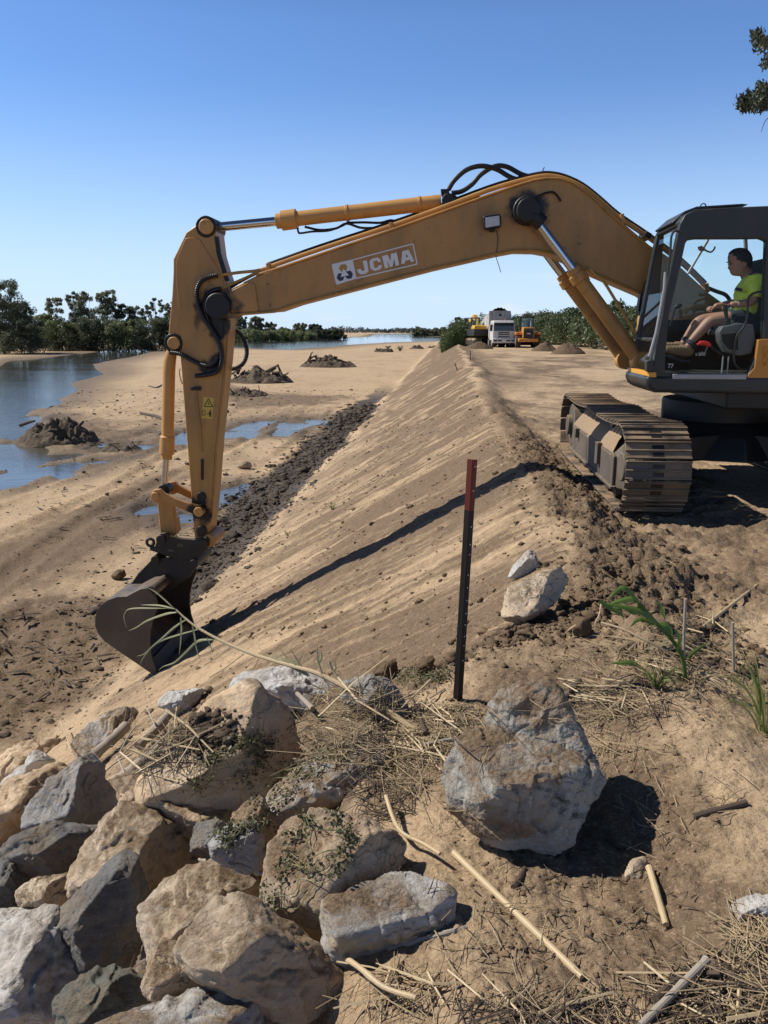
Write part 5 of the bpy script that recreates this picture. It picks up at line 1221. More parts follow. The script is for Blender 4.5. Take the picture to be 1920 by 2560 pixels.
# ---- steel picket
def post():
    b = hit(1143, 1748); top = aty(1181.5, 1149, b.y - .02); b = b - Vector((0, 0, .10))
    root = empty('fence_post', b); tag(root, 'black steel star picket with a red painted top, standing in the sand', 'post')
    ax = (top - b); Ln = ax.length; ax.normalize(); cut = .815
    xr = Vector((1, 0, 0)); xr = (xr - ax * xr.dot(ax)).normalized(); yr = ax.cross(xr)
    def sec(c):
        P = []
        for k, L in ((0.35, .023), (2.6, .025), (4.6, .015)):
            d = xr * math.cos(k) + yr * math.sin(k); s = ax.cross(d); P += [c + d * L - s * .003, c + d * L + s * .003]
            k2 = {0.35: 1.45, 2.6: 3.6, 4.6: 5.6}[k]; d2 = xr * math.cos(k2) + yr * math.sin(k2); P.append(c + d2 * .005)
        return P
    MB().prism(sec(b), sec(b + ax * Ln * cut)).build('shaft', simple('black bitumen steel', (.016, .013, .012), .5, var=.3, bump=.15), root)
    MB().prism(sec(b + ax * (Ln * cut + .0005)), sec(top)).build('painted_top', simple('red paint', (.15, .028, .019), .5, var=.2, bump=.1), root)
    mh = simple('bright hole', (.75, .75, .72), .6, var=0, bump=0)
    for v in (1165, 1222, 1308, 1351, 1376, 1426, 1458, 1490, 1523, 1552, 1582, 1606, 1645):
        f = (1748 - v) / (1748 - 1149); c = b + ax * (.10 + (Ln - .10) * f)
        q = c + (xr * math.cos(.35) * .012 + yr * math.sin(.35) * .012); nn = Vector((q.x, q.y, q.z)) - CAM; d = (xr * math.cos(.35) + yr * math.sin(.35)); nrm = ax.cross(d).normalized()
        if nrm.dot(nn) > 0: nrm = -nrm
        mb = MB(); e = nrm * .0045; mb.cyl(q + e, q + e * 1.15, .0030, 10); mb.build('bolt_hole', mh, root, sharp=0)
post()
# ---- the long reed stalk reaching over the bucket
def reed():
    S = [(1032,1822),(1000,1803),(960,1772),(900,1737),(840,1704),(780,1675),(727,1676),(727,1676)]
    S = [(1040,1828),(975,1782),(900,1737),(840,1706),(790,1682),(727,1664),(646,1640),(575,1612),(538,1594),(497,1571),(467,1549),(440,1524)]
    h0 = hit(1040, 1832); y0, y1 = h0.y, h0.y + .75
    def at(u, v): f = (1040 - u) / 600; return aty(u, v, y0 + (y1 - y0) * f)
    root = empty('reed_stalk', at(*S[0])); tag(root, 'long dry reed stalk with narrow green leaves arching over the boulders', 'reed')
    P = spline([at(*q) for q in S], 4); m = len(P)
    rr = [.0150 * (1 - i / m * .72) * (1.18 if i % 5 == 0 else 1) for i in range(m)]
    MB().tube(P, rr, 8).build('stem', MCANE, root)
    Z = zz(.33755, 200, 1180)
    for L, w in (([(705,1015),(600,990),(520,985),(450,985)], .007), ([(700,1010),(550,1008),(380,1012),(335,1040),(325,1080),(345,1160)], .006), ([(715,1040),(640,1050),(500,1100),(420,1150),(360,1175)], .010),
        ([(790,1090),(700,1150),(600,1240),(520,1310),(460,1390),(445,1430)], .010), ([(880,1165),(750,1200),(600,1250),(520,1310),(470,1350),(420,1365)], .007), ([(745,1075),(750,1150),(745,1250),(735,1355)], .008),
        ([(830,1130),(845,1200),(860,1300),(890,1390)], .008), ([(1000,1240),(900,1245),(850,1270),(780,1340),(700,1410),(620,1440),(580,1470)], .012), ([(940,1220),(960,1270),(985,1340)], .006), ([(690,1005),(620,940),(560,890),(500,855)], .006)):
        mb = MB(); blade(mb, [at(*q) for q in Z(L)], w * .62); mb.build('leaf', MREED, root, sharp=0)
    Z = zz(.38578, 520, 1620)
    for L, w in (([(650,185),(520,110),(440,70),(370,40)], .010), ([(650,185),(540,105),(470,60),(400,20)], .008), ([(650,185),(560,100),(510,60),(470,10)], .008), ([(655,180),(600,110),(560,50),(530,0)], .006), ([(640,180),(560,130),(480,100),(390,80)], .008), ([(660,185),(590,120),(600,70),(620,20)], .005)):
        mb = MB(); blade(mb, [at(*q) for q in Z(L)], w * .62); mb.build('leaf', MREED, root, sharp=0)
    for L in ([(765,225),(735,150),(715,100),(700,90)], [(880,255),(840,190),(810,150),(800,130)]):
        MB().tube(spline([at(*q) for q in Z(L)], 3), .005, 6).build('shoot', MCANE, root)
    for L, w in (([(715,110),(715,70),(712,20),(705,-20)], .010), ([(718,105),(740,60),(735,30),(735,10)], .006), ([(710,130),(690,110),(670,95),(650,85)], .005), ([(815,165),(800,120),(790,90),(770,75)], .008), ([(820,165),(830,130),(825,100),(830,60)], .007), ([(800,140),(770,120),(740,100),(700,85)], .005)):
        mb = MB(); blade(mb, [at(*q) for q in Z(L)], w * .62); mb.build('leaf', MREED, root, sharp=0)
    for a, b in (((1110,1300),(920,1430)), ((1210,1350),(960,1520)), ((1320,1390),(1270,1470))):
        Z2 = zz(.33755, 200, 1180); q = [at(*p) for p in Z2([a, ((a[0]+b[0])/2, (a[1]+b[1])/2 + 8), b])]; MB().tube(spline(q, 3), .0035, 5).build('side_twig', MCANE, root)
reed()
def stick(label, px, r, m, name='stick', k=.985, cat='stick', node=0, taper=.75, group='loose sticks and canes', lift=0):
    P = [near(u, v, k) + Vector((0, 0, lift)) for u, v in px]
    P = spline(P, 5) if len(px) > 2 else [P[0].lerp(P[1], t) for t in np.linspace(0, 1, 15)]
    c = P[0]; n = len(P); rg = random.Random(int(px[0][0] + px[0][1]))
    rr = [r * (1 - (1 - taper) * i / n) * (1.22 if node and i % node == 0 else rg.uniform(.93, 1.05)) for i in range(n)]
    o = MB().tube(P, rr, 9).build(name, m, loc=P[0]); tag(o, label, cat, group); return o
def straight(label, a, b, r, m, da=0, db=0, **k):
    """a stick between two points of the ground seen at a and b, lifted by da, db"""
    A, B = hit(*a) + Vector((0, 0, da)), hit(*b) + Vector((0, 0, db)); n = 14
    P = [A.lerp(B, t) for t in np.linspace(0, 1, n)]
    node = k.get('node', 0)
    rr = [r * (1 - (1 - k.get('taper', .85)) * i / n) * (1.15 if node and i % node == 0 else 1) for i in range(n)]
    o = MB().tube(P, rr, 10).build(k.get('name', 'stick'), m, loc=A); tag(o, label, k.get('cat', 'stick'), 'loose sticks and canes'); return o
straight('long pale cane lying on the sand in front of the lone boulder', (1135,2140), (1455,2452), .0115, MCANE, .012, .012, name='cane', cat='cane', node=4)
straight('short jointed cane beside the shadow of the lone boulder', (1622,2182), (1664,2326), .0115, MCANE, .02, .02, name='cane', cat='cane', node=5)
straight('grey cane with a cut end at the bottom right', (1764,2437), (1600,2580), .0105, MCANEG, .05, .02, name='cane', cat='cane', node=5)
straight('short dark stick lying on the bare sand right of the boulder', (1735,2048), (1866,2012), .013, MTWIG, .01, .01)
stick('dark bent branch at the bottom right among dry stalks', [(1640,2497),(1690,2455),(1730,2436),(1802,2432)], .011, MTWIG, name='branch', cat='branch')
stick('twisted dark twig just below the shadow of the boulder', [(1285,2220),(1300,2195),(1312,2172)], .012, MTWIG, name='twig', cat='twig', k=.997)
stick('thin root line half buried in the sand below the grey slab', [(970,2372),(1050,2350),(1110,2335),(1165,2320)], .011, MCANEG, name='root', cat='root', k=1.0)
stick('thin cane lying across the pitted boulder and the weedy stone', [(286,2111),(370,2128),(460,2143),(536,2156),(610,2172),(660,2188)], .0085, MCANEG, name='cane', k=.86, node=7, cat='cane')
stick('pale stalk stretched from the grey slab over the bottom sand', [(845,2382),(900,2420),(960,2468),(1040,2495)], .009, MCANE, name='cane', k=.97, node=7, cat='cane')
stick('thin dry stem arching down from the straw to the pale cane', [(965,1990),(985,2050),(1010,2085),(1060,2110),(1100,2135)], .008, MCANE, name='stem', cat='stem', k=.97)
stick('upright straw leaning on the greenish stone at the bottom', [(290,2530),(312,2460),(336,2384)], .005, MCANE, name='straw', cat='straw', k=.86)
stick('grey weathered stick poking up in front of the long white rock', [(782,1772),(755,1745),(722,1714)], .020, MWOOD, name='driftwood_stick', cat='driftwood', k=.93)
stick('splintered dark stake standing in the straw left of the boulder', [(1064,1835),(1052,1800),(1032,1745)], .014, MTWIG, name='stake', cat='stake', k=.98, taper=.3)
stick('curved muddy branch on the straw right behind the boulder', [(1370,1790),(1395,1770),(1420,1735),(1450,1700)], .020, MWOODD, name='branch', cat='branch', k=.985)
straight('tan reed stem slanting up over the track prints at right', (1755,1577), (1893,1462), .011, MCANE, .02, .0, name='cane', cat='cane')
stick('dark straight twig on the dry straw by the post foot', [(1060,1863),(1120,1850),(1160,1850)], .010, MCANEG, name='twig', cat='twig')
# driftwood logs on the left of the pile
def log(label, px, r, k, m=MWOOD):
    P = [near(u, v, k) for u, v in px]; P = spline(P, 5); rg = random.Random(int(px[0][0])); mb = MB(); n = len(P)
    mb.tube(P, [r * rg.uniform(.82, 1.12) for _ in range(n)], 12); o = mb.build('driftwood_log', m, loc=P[0]); tag(o, label, 'driftwood', 'driftwood logs in the boulder pile'); return o
log('pale driftwood log with a blunt end under the white capped boulder', [(425,1782),(400,1812),(372,1840),(345,1866)], .050, .95)
log('long bleached driftwood log running down between the boulders', [(402,1870),(365,1900),(320,1935),(280,1966)], .055, .945)
log('cracked grey driftwood log lying furthest left in the pile', [(315,1815),(285,1845),(255,1870),(230,1893)], .060, .95)
log('dark muddy log squeezed beside the bleached driftwood', [(430,1830),(390,1872),(340,1915),(300,1945)], .035, .95, MWOODD)
for i, (a, b, w) in enumerate((((365,1768),(390,1822),'upright tan stick between the white capped boulder and the log'), ((442,1768),(436,1822),'thin upright straw in front of the white capped boulder'), ((340,1815),(300,1880),'bent grey stick crossing the driftwood logs'), ((385,1825),(290,1900),'straight pale stick crossing above the logs'), ((292,1890),(340,2010),'broken cane dropping from the logs to the brown stone'), ((285,1980),(380,2030),'thin cane lying below the bleached log'), ((255,1935),(330,1885),'short dry stalk on the grey driftwood log'), ((150,1802),(180,1880),'hooked dry stem at the left end of the pile'))):
    A, B = near(*a, .92), near(*b, .92); mid = A.lerp(B, .5) + Vector((0, 0, .02)); P = spline([A, mid, B], 5)
    o = MB().tube(P, .0075, 7).build('stick', MCANE if i % 2 else MCANEG, loc=A); tag(o, w, 'stick', 'sticks on the driftwood')
# ---- straw and stalk litter: nobody could count it
ALLR = None
def rock_bvh():
    V, F = [], []
    for o in ROCKS:
        L = o.location; k = len(V); V += [v.co + L for v in o.data.vertices]; F += [tuple(i + k for i in p.vertices) for p in o.data.polygons]
    return BVHTree.FromPolygons(V, F)
BVH = rock_bvh()
def surf(u, v):
    d = ray(u, v).normalized(); h = BVH.ray_cast(CAM, d); g = hit(u, v)
    if h[0] is not None and (h[0] - CAM).length < (g - CAM).length: return h[0], h[1]
    return g, Vector((0, 0, 1))
def litter(name, zones, m, rw, kind='stuff', seed=3):
    rg = random.Random(seed); mb = MB()
    for (cu, cv, ru, rv, n, L0, L1, flatk) in zones:
        for _ in range(n):
            a = rg.uniform(0, 6.283); q = rg.random() ** .6
            uu, vv_ = cu + ru * q * math.cos(a), cv + rv * q * math.sin(a); p, nn = surf(uu, vv_)
            if 1095 < uu < 1520 and 1680 < vv_ < 2150 and (p - hit(uu, vv_)).length > .02 and rg.random() < .97: continue
            d = Vector((rg.gauss(0, 1), rg.gauss(0, 1), rg.gauss(0, flatk))); d = (d - nn * d.dot(nn) * .8).normalized(); L = rg.uniform(L0, L1); w = rg.uniform(*rw)
            c = p + nn * (w + rg.uniform(.0, .02)); b = d.cross(nn).normalized() * rg.gauss(0, .12) * L
            P = [c - d * L / 2, c + b * .4 + nn * L * .03, c + d * L / 2]
            s = d.cross(nn).normalized() * w; u_ = nn * w * .8
            vs = []
            for i, pt in enumerate(P): 
                k = (1, 1, .5)[i]; vs += [pt - s * k, pt + u_ * k, pt + s * k]
            mb.add(vs, [(3 * i + k, 3 * i + k + 1, 3 * i + k + 4, 3 * i + k + 3) for i in (0, 1) for k in (0, 1)] + [(0, 2, 1), (6, 7, 8)])
    tag(mb.build(name, m, sharp=0), kind=kind)
litter('straw_litter', [(1130,1830,130,60,330,.08,.42,.25), (1030,1900,110,90,200,.08,.4,.3), (880,1760,120,45,170,.08,.4,.4), (860,1840,120,70,170,.1,.5,.4), (1480,1760,140,60,240,.06,.32,.2), (1560,1640,160,60,160,.05,.28,.2), (1500,1880,90,50,110,.05,.25,.2), (1720,1640,200,90,150,.05,.3,.3),
    (1800,2500,160,90,115,.06,.34,.3), (1880,2340,60,60,80,.05,.3,.3), (1420,2540,220,50,60,.05,.28,.3), (1000,2500,140,70,70,.05,.25,.3), (1300,2330,300,160,70,.03,.14,.1), (1650,2000,240,150,70,.03,.16,.1), (400,1850,120,60,120,.08,.4,.4), (190,1860,60,40,60,.06,.25,.5), (1500,1430,200,90,60,.05,.25,.2), (60,1780,150,90,90,.05,.25,.6), (1180,1960,60,120,90,.05,.3,.3)], MSTRAW, (.0007, .0026))
litter('twig_litter', [(1130,1850,160,70,140,.06,.35,.25), (860,1800,140,80,130,.08,.4,.4), (1520,1760,170,80,150,.05,.3,.2), (1800,2500,180,90,140,.06,.3,.3), (950,1960,90,110,120,.06,.3,.4), (1380,2540,240,50,80,.05,.25,.2), (370,1880,110,60,90,.08,.4,.4), (1650,1700,240,140,140,.03,.12,.2), (1400,2200,400,260,110,.02,.08,.1)], MTWIG, (.0007, .0030), seed=4)
litter('stalk_litter', [(1100,1830,130,70,34,.15,.5,.25), (880,1790,130,70,30,.15,.5,.4), (1480,1745,130,50,26,.12,.4,.2), (1800,2500,150,80,8,.12,.45,.3), (1420,2530,220,50,5,.1,.35,.3), (990,2480,130,60,8,.1,.35,.3), (380,1860,110,60,24,.15,.5,.4), (1620,1640,230,120,24,.08,.3,.2)], MCANE, (.003, .0065), seed=6)
litter('riverbed_drift', [(700,1010,330,120,150,.25,1.0,.15), (250,1060,260,70,90,.25,1.0,.15), (300,1250,320,140,60,.15,.5,.15), (130,1650,180,120,45,.08,.35,.2)], MWOODD, (.008, .03), seed=11)
cl = [surf(u, v)[0] for u, v in [(random.gauss(525, 34), random.gauss(1838, 24)) for _ in range(420)]]; clods('soil_on_boulder', np.array([p[:] for p in cl]), np.clip(np.random.default_rng(2).lognormal(-4.5, .55, 420), .004, .04), simple('damp clinging soil', (.085, .060, .038), .95, var=.4, bump=.5))
# ---- wilted weeds hanging over boulders, each its own plant
def weed(label, pts, n, size=1.0, seed=1):
    rg = random.Random(seed); c0 = surf(*pts[len(pts) // 2])[0]; root = empty('wilted_weed', c0); tag(root, label, 'weed', 'wilted weeds on the boulders')
    st = MB(); lf = MB()
    for k in range(max(5, n // 12)):
        a = rg.choice(pts); q = []
        b = rg.choice(pts); 
        for t in np.linspace(0, 1, 6):
            u = a[0] * (1 - t) + b[0] * t + rg.gauss(0, 12); v = a[1] * (1 - t) + b[1] * t + rg.gauss(0, 12); p, nn = surf(u, v); q.append(p + nn * rg.uniform(.006, .03))
        keep = [q[0]]
        for p in q[1:]:
            if (p - keep[-1]).length < .3: keep.append(p)
        if len(keep) > 2: st.tube(spline(keep, 3), .0017, 5)
    for k in range(n):
        a = rg.choice(pts); p, nn = surf(a[0] + rg.gauss(0, 17) * size, a[1] + rg.gauss(0, 13) * size); p = p + nn * rg.uniform(.003, .035)
        for _ in range(3):
            d = Vector((rg.gauss(0, 1), rg.gauss(0, 1), rg.gauss(0, .7) - .2)).normalized(); s = d.orthogonal().normalized(); s = (s * math.cos(k) + d.cross(s) * math.sin(k)); L = rg.uniform(.007, .022); w = L * .34
            p2 = p + Vector((rg.gauss(0, .012), rg.gauss(0, .012), rg.gauss(0, .008)))
            lf.add([p2 - s * w * .3, p2 + d * L * .5 - s * w, p2 + d * L, p2 + d * L * .5 + s * w], [(0, 1, 2, 3)])
    st.builds('stem', MSTEM, root, sharp=0); lf.build('leaves', MWEED, root, sharp=0)
weed('wilted green weeds hanging over the layered orange tan boulder', [(560,1845),(600,1850),(640,1850),(665,1870),(655,1900),(630,1880),(580,1870),(520,1900),(490,1940),(470,1960),(620,1930)], 260, 1.0, 1)
weed('tangle of wilted weeds and stems draped over the half buried grey boulder', [(740,1900),(780,1880),(820,1860),(860,1800),(900,1800),(720,1930),(700,1970),(680,2010),(660,2050),(780,1930),(860,1880),(900,1840)], 300, 1.2, 2)
weed('string of wilted weeds down the broad tan boulder', [(770,2060),(745,2100),(725,2140),(710,2180),(690,2230),(840,2050),(870,2090),(865,2140),(840,2170),(780,2170),(700,2260)], 190, .6, 3)
weed('small wilted weed on the little square stone', [(560,2090),(590,2075),(620,2070),(575,2110)], 110, .6, 4)
weed('low green weeds growing in the dark soil left of the post', [(1000,1700),(1030,1690),(1060,1685),(1085,1700),(1045,1710),(1110,1690)], 240, .8, 5)
# ---- green plants
def plant_bent():
    Z = zz(.42194, 1220, 1320); b = hit(1714, 1702); y0 = b.y
    def at(x, y, dy=0): u, v = Z([(x, y)])[0]; return aty(u, v, y0 + dy)
    root = empty('reed_shoot', b); tag(root, 'fresh green reed shoot bending left with broad leaves above the straw', 'plant')
    MB().tube(spline([at(1170,905), at(1150,760), at(1080,650), at(985,550), at(890,440)], 5), [.011] * 8 + [.009] * 13, 8).build('stem', MGRASS, root)
    for i, (L, w) in enumerate((([(1000,570),(930,510),(860,480),(760,460),(650,445)], .016), ([(895,440),(830,370),(790,355),(740,400),(715,430)], .014), ([(985,570),(900,540),(840,590)], .012), ([(1090,645),(1065,590),(1010,575),(980,585)], .020), ([(660,430),(720,470),(790,510),(805,545)], .014),
        ([(890,440),(850,420),(760,440),(690,470)], .016), ([(905,450),(870,500),(800,470),(720,490)], .014), ([(1180,770),(1240,720),(1300,680)], .010), ([(1120,720),(1140,660),(1115,600)], .010), ([(1140,700),(1130,640),(1100,600)], .012), ([(1050,540),(1020,460),(985,440)], .012), ([(940,850),(850,800),(780,800),(720,800)], .013), ([(1100,900),(1070,880),(1050,860)], .010))):
        mb = MB(); blade(mb, [at(x, y, -.05 + .03 * (i % 4)) for x, y in L], w, 6); mb.build('leaf', MGRASS, root, sharp=0)
    for nm, L, lb in (('dry_stalk', [(1165,925),(1160,700),(1170,420)], 'upright dry stalk standing beside the green reed shoot'), ('dry_stalk', [(1455,850),(1452,700),(1450,560)], 'short upright dry stalk right of the green reed shoot')):
        P = spline([at(*q) for q in L], 5); o = MB().tube(P, .007, 7).build(nm, MCANEG, loc=P[0]); tag(o, lb, 'stalk', 'dry stalks')
    P = spline([at(670,560,.1), at(800,600,.05), at(940,670,0), at(1060,730,-.02)], 5); o = MB().tube(P, .006, 6).build('dry_stalk', MCANE, loc=P[0]); tag(o, 'seed stalk leaning left across the green reed shoot', 'stalk', 'dry stalks')
    mb = MB(); rg = random.Random(8)
    for k in range(70):
        a = rg.uniform(0, 6.28); d = Vector((math.cos(a), math.sin(a), 0)); q = b + d * rg.uniform(0, .10); L = rg.uniform(.04, .16)
        blade(mb, [q, q + d * L * .4 + UP * L * .4, q + d * L + UP * L * rg.uniform(-.1, .5)], rg.uniform(.002, .006), 3)
    mb.build('dry_base', MSTRAW, root, sharp=0)
plant_bent()
def tuft(label, u, v, n, h, spread, m, seed, w=(.002, .005), name='grass_tuft', k=1.0, grp='grass tufts'):
    rg = random.Random(seed); b = hit(u, v); mb = MB()
    for _ in range(n):
        a = rg.uniform(0, 6.28); d = Vector((math.cos(a), math.sin(a), 0)); q = b + d * rg.uniform(0, spread * .15); L = h * rg.uniform(.45, 1.1); s = rg.uniform(.15, 1) * spread
        blade(mb, [q, q + d * s * .3 + UP * L * .5, q + d * s * .75 + UP * L * .85, q + d * s * 1.15 + UP * L * rg.uniform(.5, .95)], rg.uniform(*w), 4, twist=d.cross(UP) + UP * .3)
    o = mb.build(name, m, loc=b, sharp=0); tag(o, label, 'grass', grp); return o
tuft('fine green grass tuft at the right picture edge', 1915, 1832, 70, .34, .30, MGRASS2, 21)
tuft('sparse short grass by the foot of the green reed shoot', 1640, 1720, 26, .12, .12, MGRASS2, 22)
tuft('tiny grass tuft on the cut slope left of the boom shadow', 832, 1275, 30, .16, .12, MGRASS2, 23)
tuft('small grass sprig low on the cut slope above the mud', 718, 1340, 16, .12, .08, MGRASS2, 24)
tuft('pale tall grass clump on the far sandbank', 1000, 878, 120, 1.5, 1.1, leafmat('dusty grass', (.22, .23, .13)), 25, w=(.02, .035))
# ---------------------------------------------------------------- debris, trees, orchard, vehicles further off
def mound(label, u0, u1, vb, vt, m, name, cat, seed, branches=0, group=None, bm=None, z0=None):
    """heap with an uneven top; the picture gives its width, foot and height"""
    b = hit((u0 + u1) / 2, vb); W = (aty(u1, vb, b.y) - aty(u0, vb, b.y)).length; H = aty(u0, vt, b.y).z - b.z
    root = empty(name, b); tag(root, label, cat, group); n = 72; rg = random.Random(seed)
    gx, gy = np.meshgrid(np.linspace(-1, 1, n), np.linspace(-1, 1, n)); r = np.hypot(gx, gy)
    kk = np.clip(1 - r, 0, 1) ** (.85 if m is MDIRT else .6) * (1 + (.25 if m is MDIRT else 1.1) * fbm(gx * 2.6 + seed, gy * 2.2, o=4, s=seed)); k = kk * (1 if m is MDIRT else .62) + (.05 if m is MDIRT else .20) * fbm(gx * 6, gy * 5 + seed, o=5, g=.65, s=seed + 2) * np.clip((1 - r) * 5, 0, 1)
    X = b.x + gx * W / 2; Y = b.y + gy * min(W * .4, 3.2); Z0 = terrain(X.ravel(), Y.ravel()).reshape(X.shape); z = Z0 + np.maximum(k, -.02) * H * 1.0 - .03 - .25 * np.clip(r - .9, 0, 1)
    V = np.column_stack([X.ravel(), Y.ravel(), z.ravel()]); i = np.arange(n - 1)[:, None] * n; j = np.arange(n - 1)[None, :]
    F = np.stack([i + j, i + j + 1, i + n + j + 1, i + n + j], -1).reshape(-1, 4)
    npmesh('heap', V, F, m, root)
    for q in range(branches):
        s = W * rg.uniform(.06, .17); p = Vector((b.x + rg.uniform(-.36, .36) * W, b.y - rg.uniform(0, .9), b.z + H * rg.uniform(.2, .8))); a = Vector((rg.uniform(-1, 1), rg.uniform(-.5, .5), rg.uniform(-.1, .6))).normalized()
        r0 = max(.03, H * .10) * rg.uniform(.5, 1.3)
        MB().tube(spline([p - a * s, p + Vector((0, 0, .06)), p + a * s * .7 + Vector((rg.uniform(-.1, .1), 0, rg.uniform(-.05, .2))) * s], 3), [r0 * (1 - .08 * t) for t in range(7)], 7).build('branch', bm or MWOODD, root)
    return root
MDEB = simple('root and straw debris', (.115, .087, .060), .95, var=.6, sc=2.5, bump=.9, bscale=9)
MDIRT = simple('tipped soil', (.135, .092, .056), .95, var=.4, sc=1.5, bump=.8, bscale=6)
mound('dark straw and mud heap beside the puddles at left', 45, 245, 1102, 1033, MDEB, 'debris_heap', 'debris', 1, 9)
mound('root and branch heap behind the stick, with a raised limb', 562, 735, 955, 912, MDEB, 'debris_heap', 'debris', 2, 10)
mound('low brushy soil heap just right of the stick', 560, 672, 988, 963, MDEB, 'debris_heap', 'debris', 3, 5)
mound('pile of driftwood stumps in the middle of the sandbank', 748, 893, 917, 886, MDEB, 'driftwood_pile', 'driftwood', 4, 22)
mound('small driftwood stump heap left of the pale grass clump', 934, 985, 880, 864, MDEB, 'driftwood_pile', 'driftwood', 5, 8)
mound('little brush heap right of the pale grass clump', 1022, 1062, 872, 860, MDEB, 'debris_heap', 'debris', 6, 4)
mound('low earth lump near the far reed thicket', 1068, 1090, 870, 862, MDEB, 'debris_heap', 'debris', 7, 0)
mound('thin streak of drift debris on the puddle edge', 215, 360, 1122, 1106, MDEB, 'debris_heap', 'debris', 8, 4)
for lb, px, r in (('forked dead branch lying on the sand left of the stick', [(352,1036),(372,1040),(392,1044),(410,1052)], .09), ('short stick in the wet sand by the left stream', [(100,945),(108,938),(116,944)], .07), ('thin branch lying near the stream bend', [(372,966),(390,970),(404,964)], .06)):
    P = [hit(u, v) + Vector((0, 0, r * .8)) for u, v in px]; o = MB().tube(spline(P, 4), r, 7).build('branch', MWOODD, loc=P[0]); tag(o, lb, 'branch', 'branches on the riverbed')
# far limb standing out of the heap
b = hit(650, 950); P = [aty(*q, b.y) for q in ((672,942),(655,926),(643,915),(632,918))]; o = MB().tube(spline(P, 3), .10, 7).build('branch', MWOODD, loc=P[0]); tag(o, 'forked grey limb sticking up from the root heap', 'branch')
# ---- foliage
def leafcloud(rg, centres, radii, per, size, squash=.8, droop=0):
    """small leaf faces filling clumps; arrays of vertices and quads"""
    C = np.repeat(centres, per, 0); Rr = np.repeat(radii, per)[:, None]; n = len(C)
    d = rg.normal(0, 1, (n, 3)); d /= np.linalg.norm(d, axis=1)[:, None]; r = rg.random((n, 1)) ** .45
    P = C + d * r * Rr * np.array((1, 1, squash))
    a = rg.normal(0, 1, (n, 3)); a[:, 2] -= droop; a /= np.linalg.norm(a, axis=1)[:, None]; b = np.cross(a, rg.normal(0, 1, (n, 3))); b /= np.linalg.norm(b, axis=1)[:, None]
    s = size * rg.uniform(.6, 1.35, (n, 1)); w = s * .42
    V = np.stack([P - a * s * .5, P - b * w * .5, P + a * s * .5, P + b * w * .5], 1).reshape(-1, 3)
    return V, np.arange(n * 4).reshape(-1, 4)
MBARK = simple('grey bark', (.16, .13, .105), .9, var=.35, bump=.4)
MFOL = [leafmat('dark river foliage', (.095, .112, .068), .45, .4, .35), leafmat('olive foliage', (.20, .215, .135), .48, .4, .35), leafmat('light scrub foliage', (.21, .24, .12), .48, .35, .3), leafmat('blue green reeds', (.105, .14, .055), .3, .3, .5), leafmat('mango foliage', (.095, .122, .058), .22, .45, .5)]
def make_tree(name, h, w, mi, seed, trunk=.25, clumps=34, per=70, leaf=.42, top=1.0, loc=(0, 0, 0), low=.18, limbs=9, droop=.4):
    rg = np.random.default_rng(seed); root = empty(name, loc); L = Vector(loc)
    C, Rr = [], []; mb = MB()
    mb.tube(spline([L - Vector((0, 0, .3)), L + Vector((rg.normal(0, .03) * h, 0, h * .3)), L + Vector((rg.normal(0, .05) * h, 0, h * .6)), L + Vector((rg.normal(0, .06) * h, 0, h * .85))], 3), [trunk * (1 - .085 * i) for i in range(10)], 8)
    clumps = int(clumps * (2.6 if name != 'mango_tree' else 1))
    for k in range(clumps):
        t = low + (1 - low) * rg.random() ** .85; a = rg.uniform(0, 6.283); prof = min(1, t * 5 + .55) * (1 - .25 * t) if name != 'mango_tree' else math.sin(math.pi * min(1, (t * .86 + .12))) ** .6 * (1 if t < .7 else 1 - .5 * (t - .7) / .3 * top)
        r = w / 2 * prof * rg.uniform(.25, 1.0); c = Vector((r * math.cos(a), r * math.sin(a) * .8, t * h * .95 - .02 * h)); C.append((L + c)[:]); Rr.append(w * rg.uniform(.07, .17) * (1.35 - .7 * t) if name != 'mango_tree' else w * rg.uniform(.13, .27) * (1.2 - .5 * t))
        if k < limbs: mb.tube(spline([L + Vector((0, 0, h * t * .55)), L + c * .55 + Vector((0, 0, h * .03)), L + c], 3), [trunk * .45 * (1 - .12 * i) for i in range(7)], 6)
    V, F = leafcloud(rg, np.array(C), np.array(Rr), int(per * (1.35 if name != 'mango_tree' else 1)), leaf, .85, droop)
    mb.build('trunk', MBARK, root); npmesh('crown', V, F, MFOL[mi], root, smooth=False); return root
def tree_at(label, u, vb, vt, wpx, mi, seed, dist=None, cat='tree', name='tree', grp='trees on the left river bank', **k):
    p = atz(u, vb, BED) if dist is None else None
    if dist is not None: d = ray(u, HOR); p = CAM + d * (dist / d.y); p.z = k.pop('z', 0)
    h = aty(u, vt, p.y).z - p.z; w = wpx / FPX * p.y
    o = make_tree(name, h, w, mi, seed, loc=p, trunk=h * .013, leaf=k.pop('leaf', max(.3, p.y * .0023)), **k); tag(o, label, cat, grp); return o
T = tree_at
T('tallest dark spreading tree at the left picture edge', 10, 884, 690, 150, 0, 1, clumps=46, per=110, low=.10)
T('dark leaning tree just right of the tallest one', 55, 882, 745, 95, 0, 2, clumps=36, per=110, low=.05)
T('dark wide bush below the tallest tree', 60, 885, 800, 130, 0, 3, clumps=34, per=110, low=.05, cat='bush', name='bush')
T('bright green reed bush between the tall tree and the grove', 122, 876, 782, 80, 2, 4, clumps=30, per=100, low=.05, cat='bush', name='bush')
T('feathery olive tree first in the grove from the left', 143, 874, 734, 62, 1, 5, clumps=26, per=80)
T('pale olive tree with two tops in the middle of the grove', 205, 874, 720, 76, 1, 6, clumps=34, per=90)
T('round headed olive tree right of the two topped one', 272, 873, 719, 74, 1, 7, clumps=36, per=90)
T('dark lower tree between the round headed one and the stick', 322, 873, 755, 72, 0, 8, clumps=30, per=90)
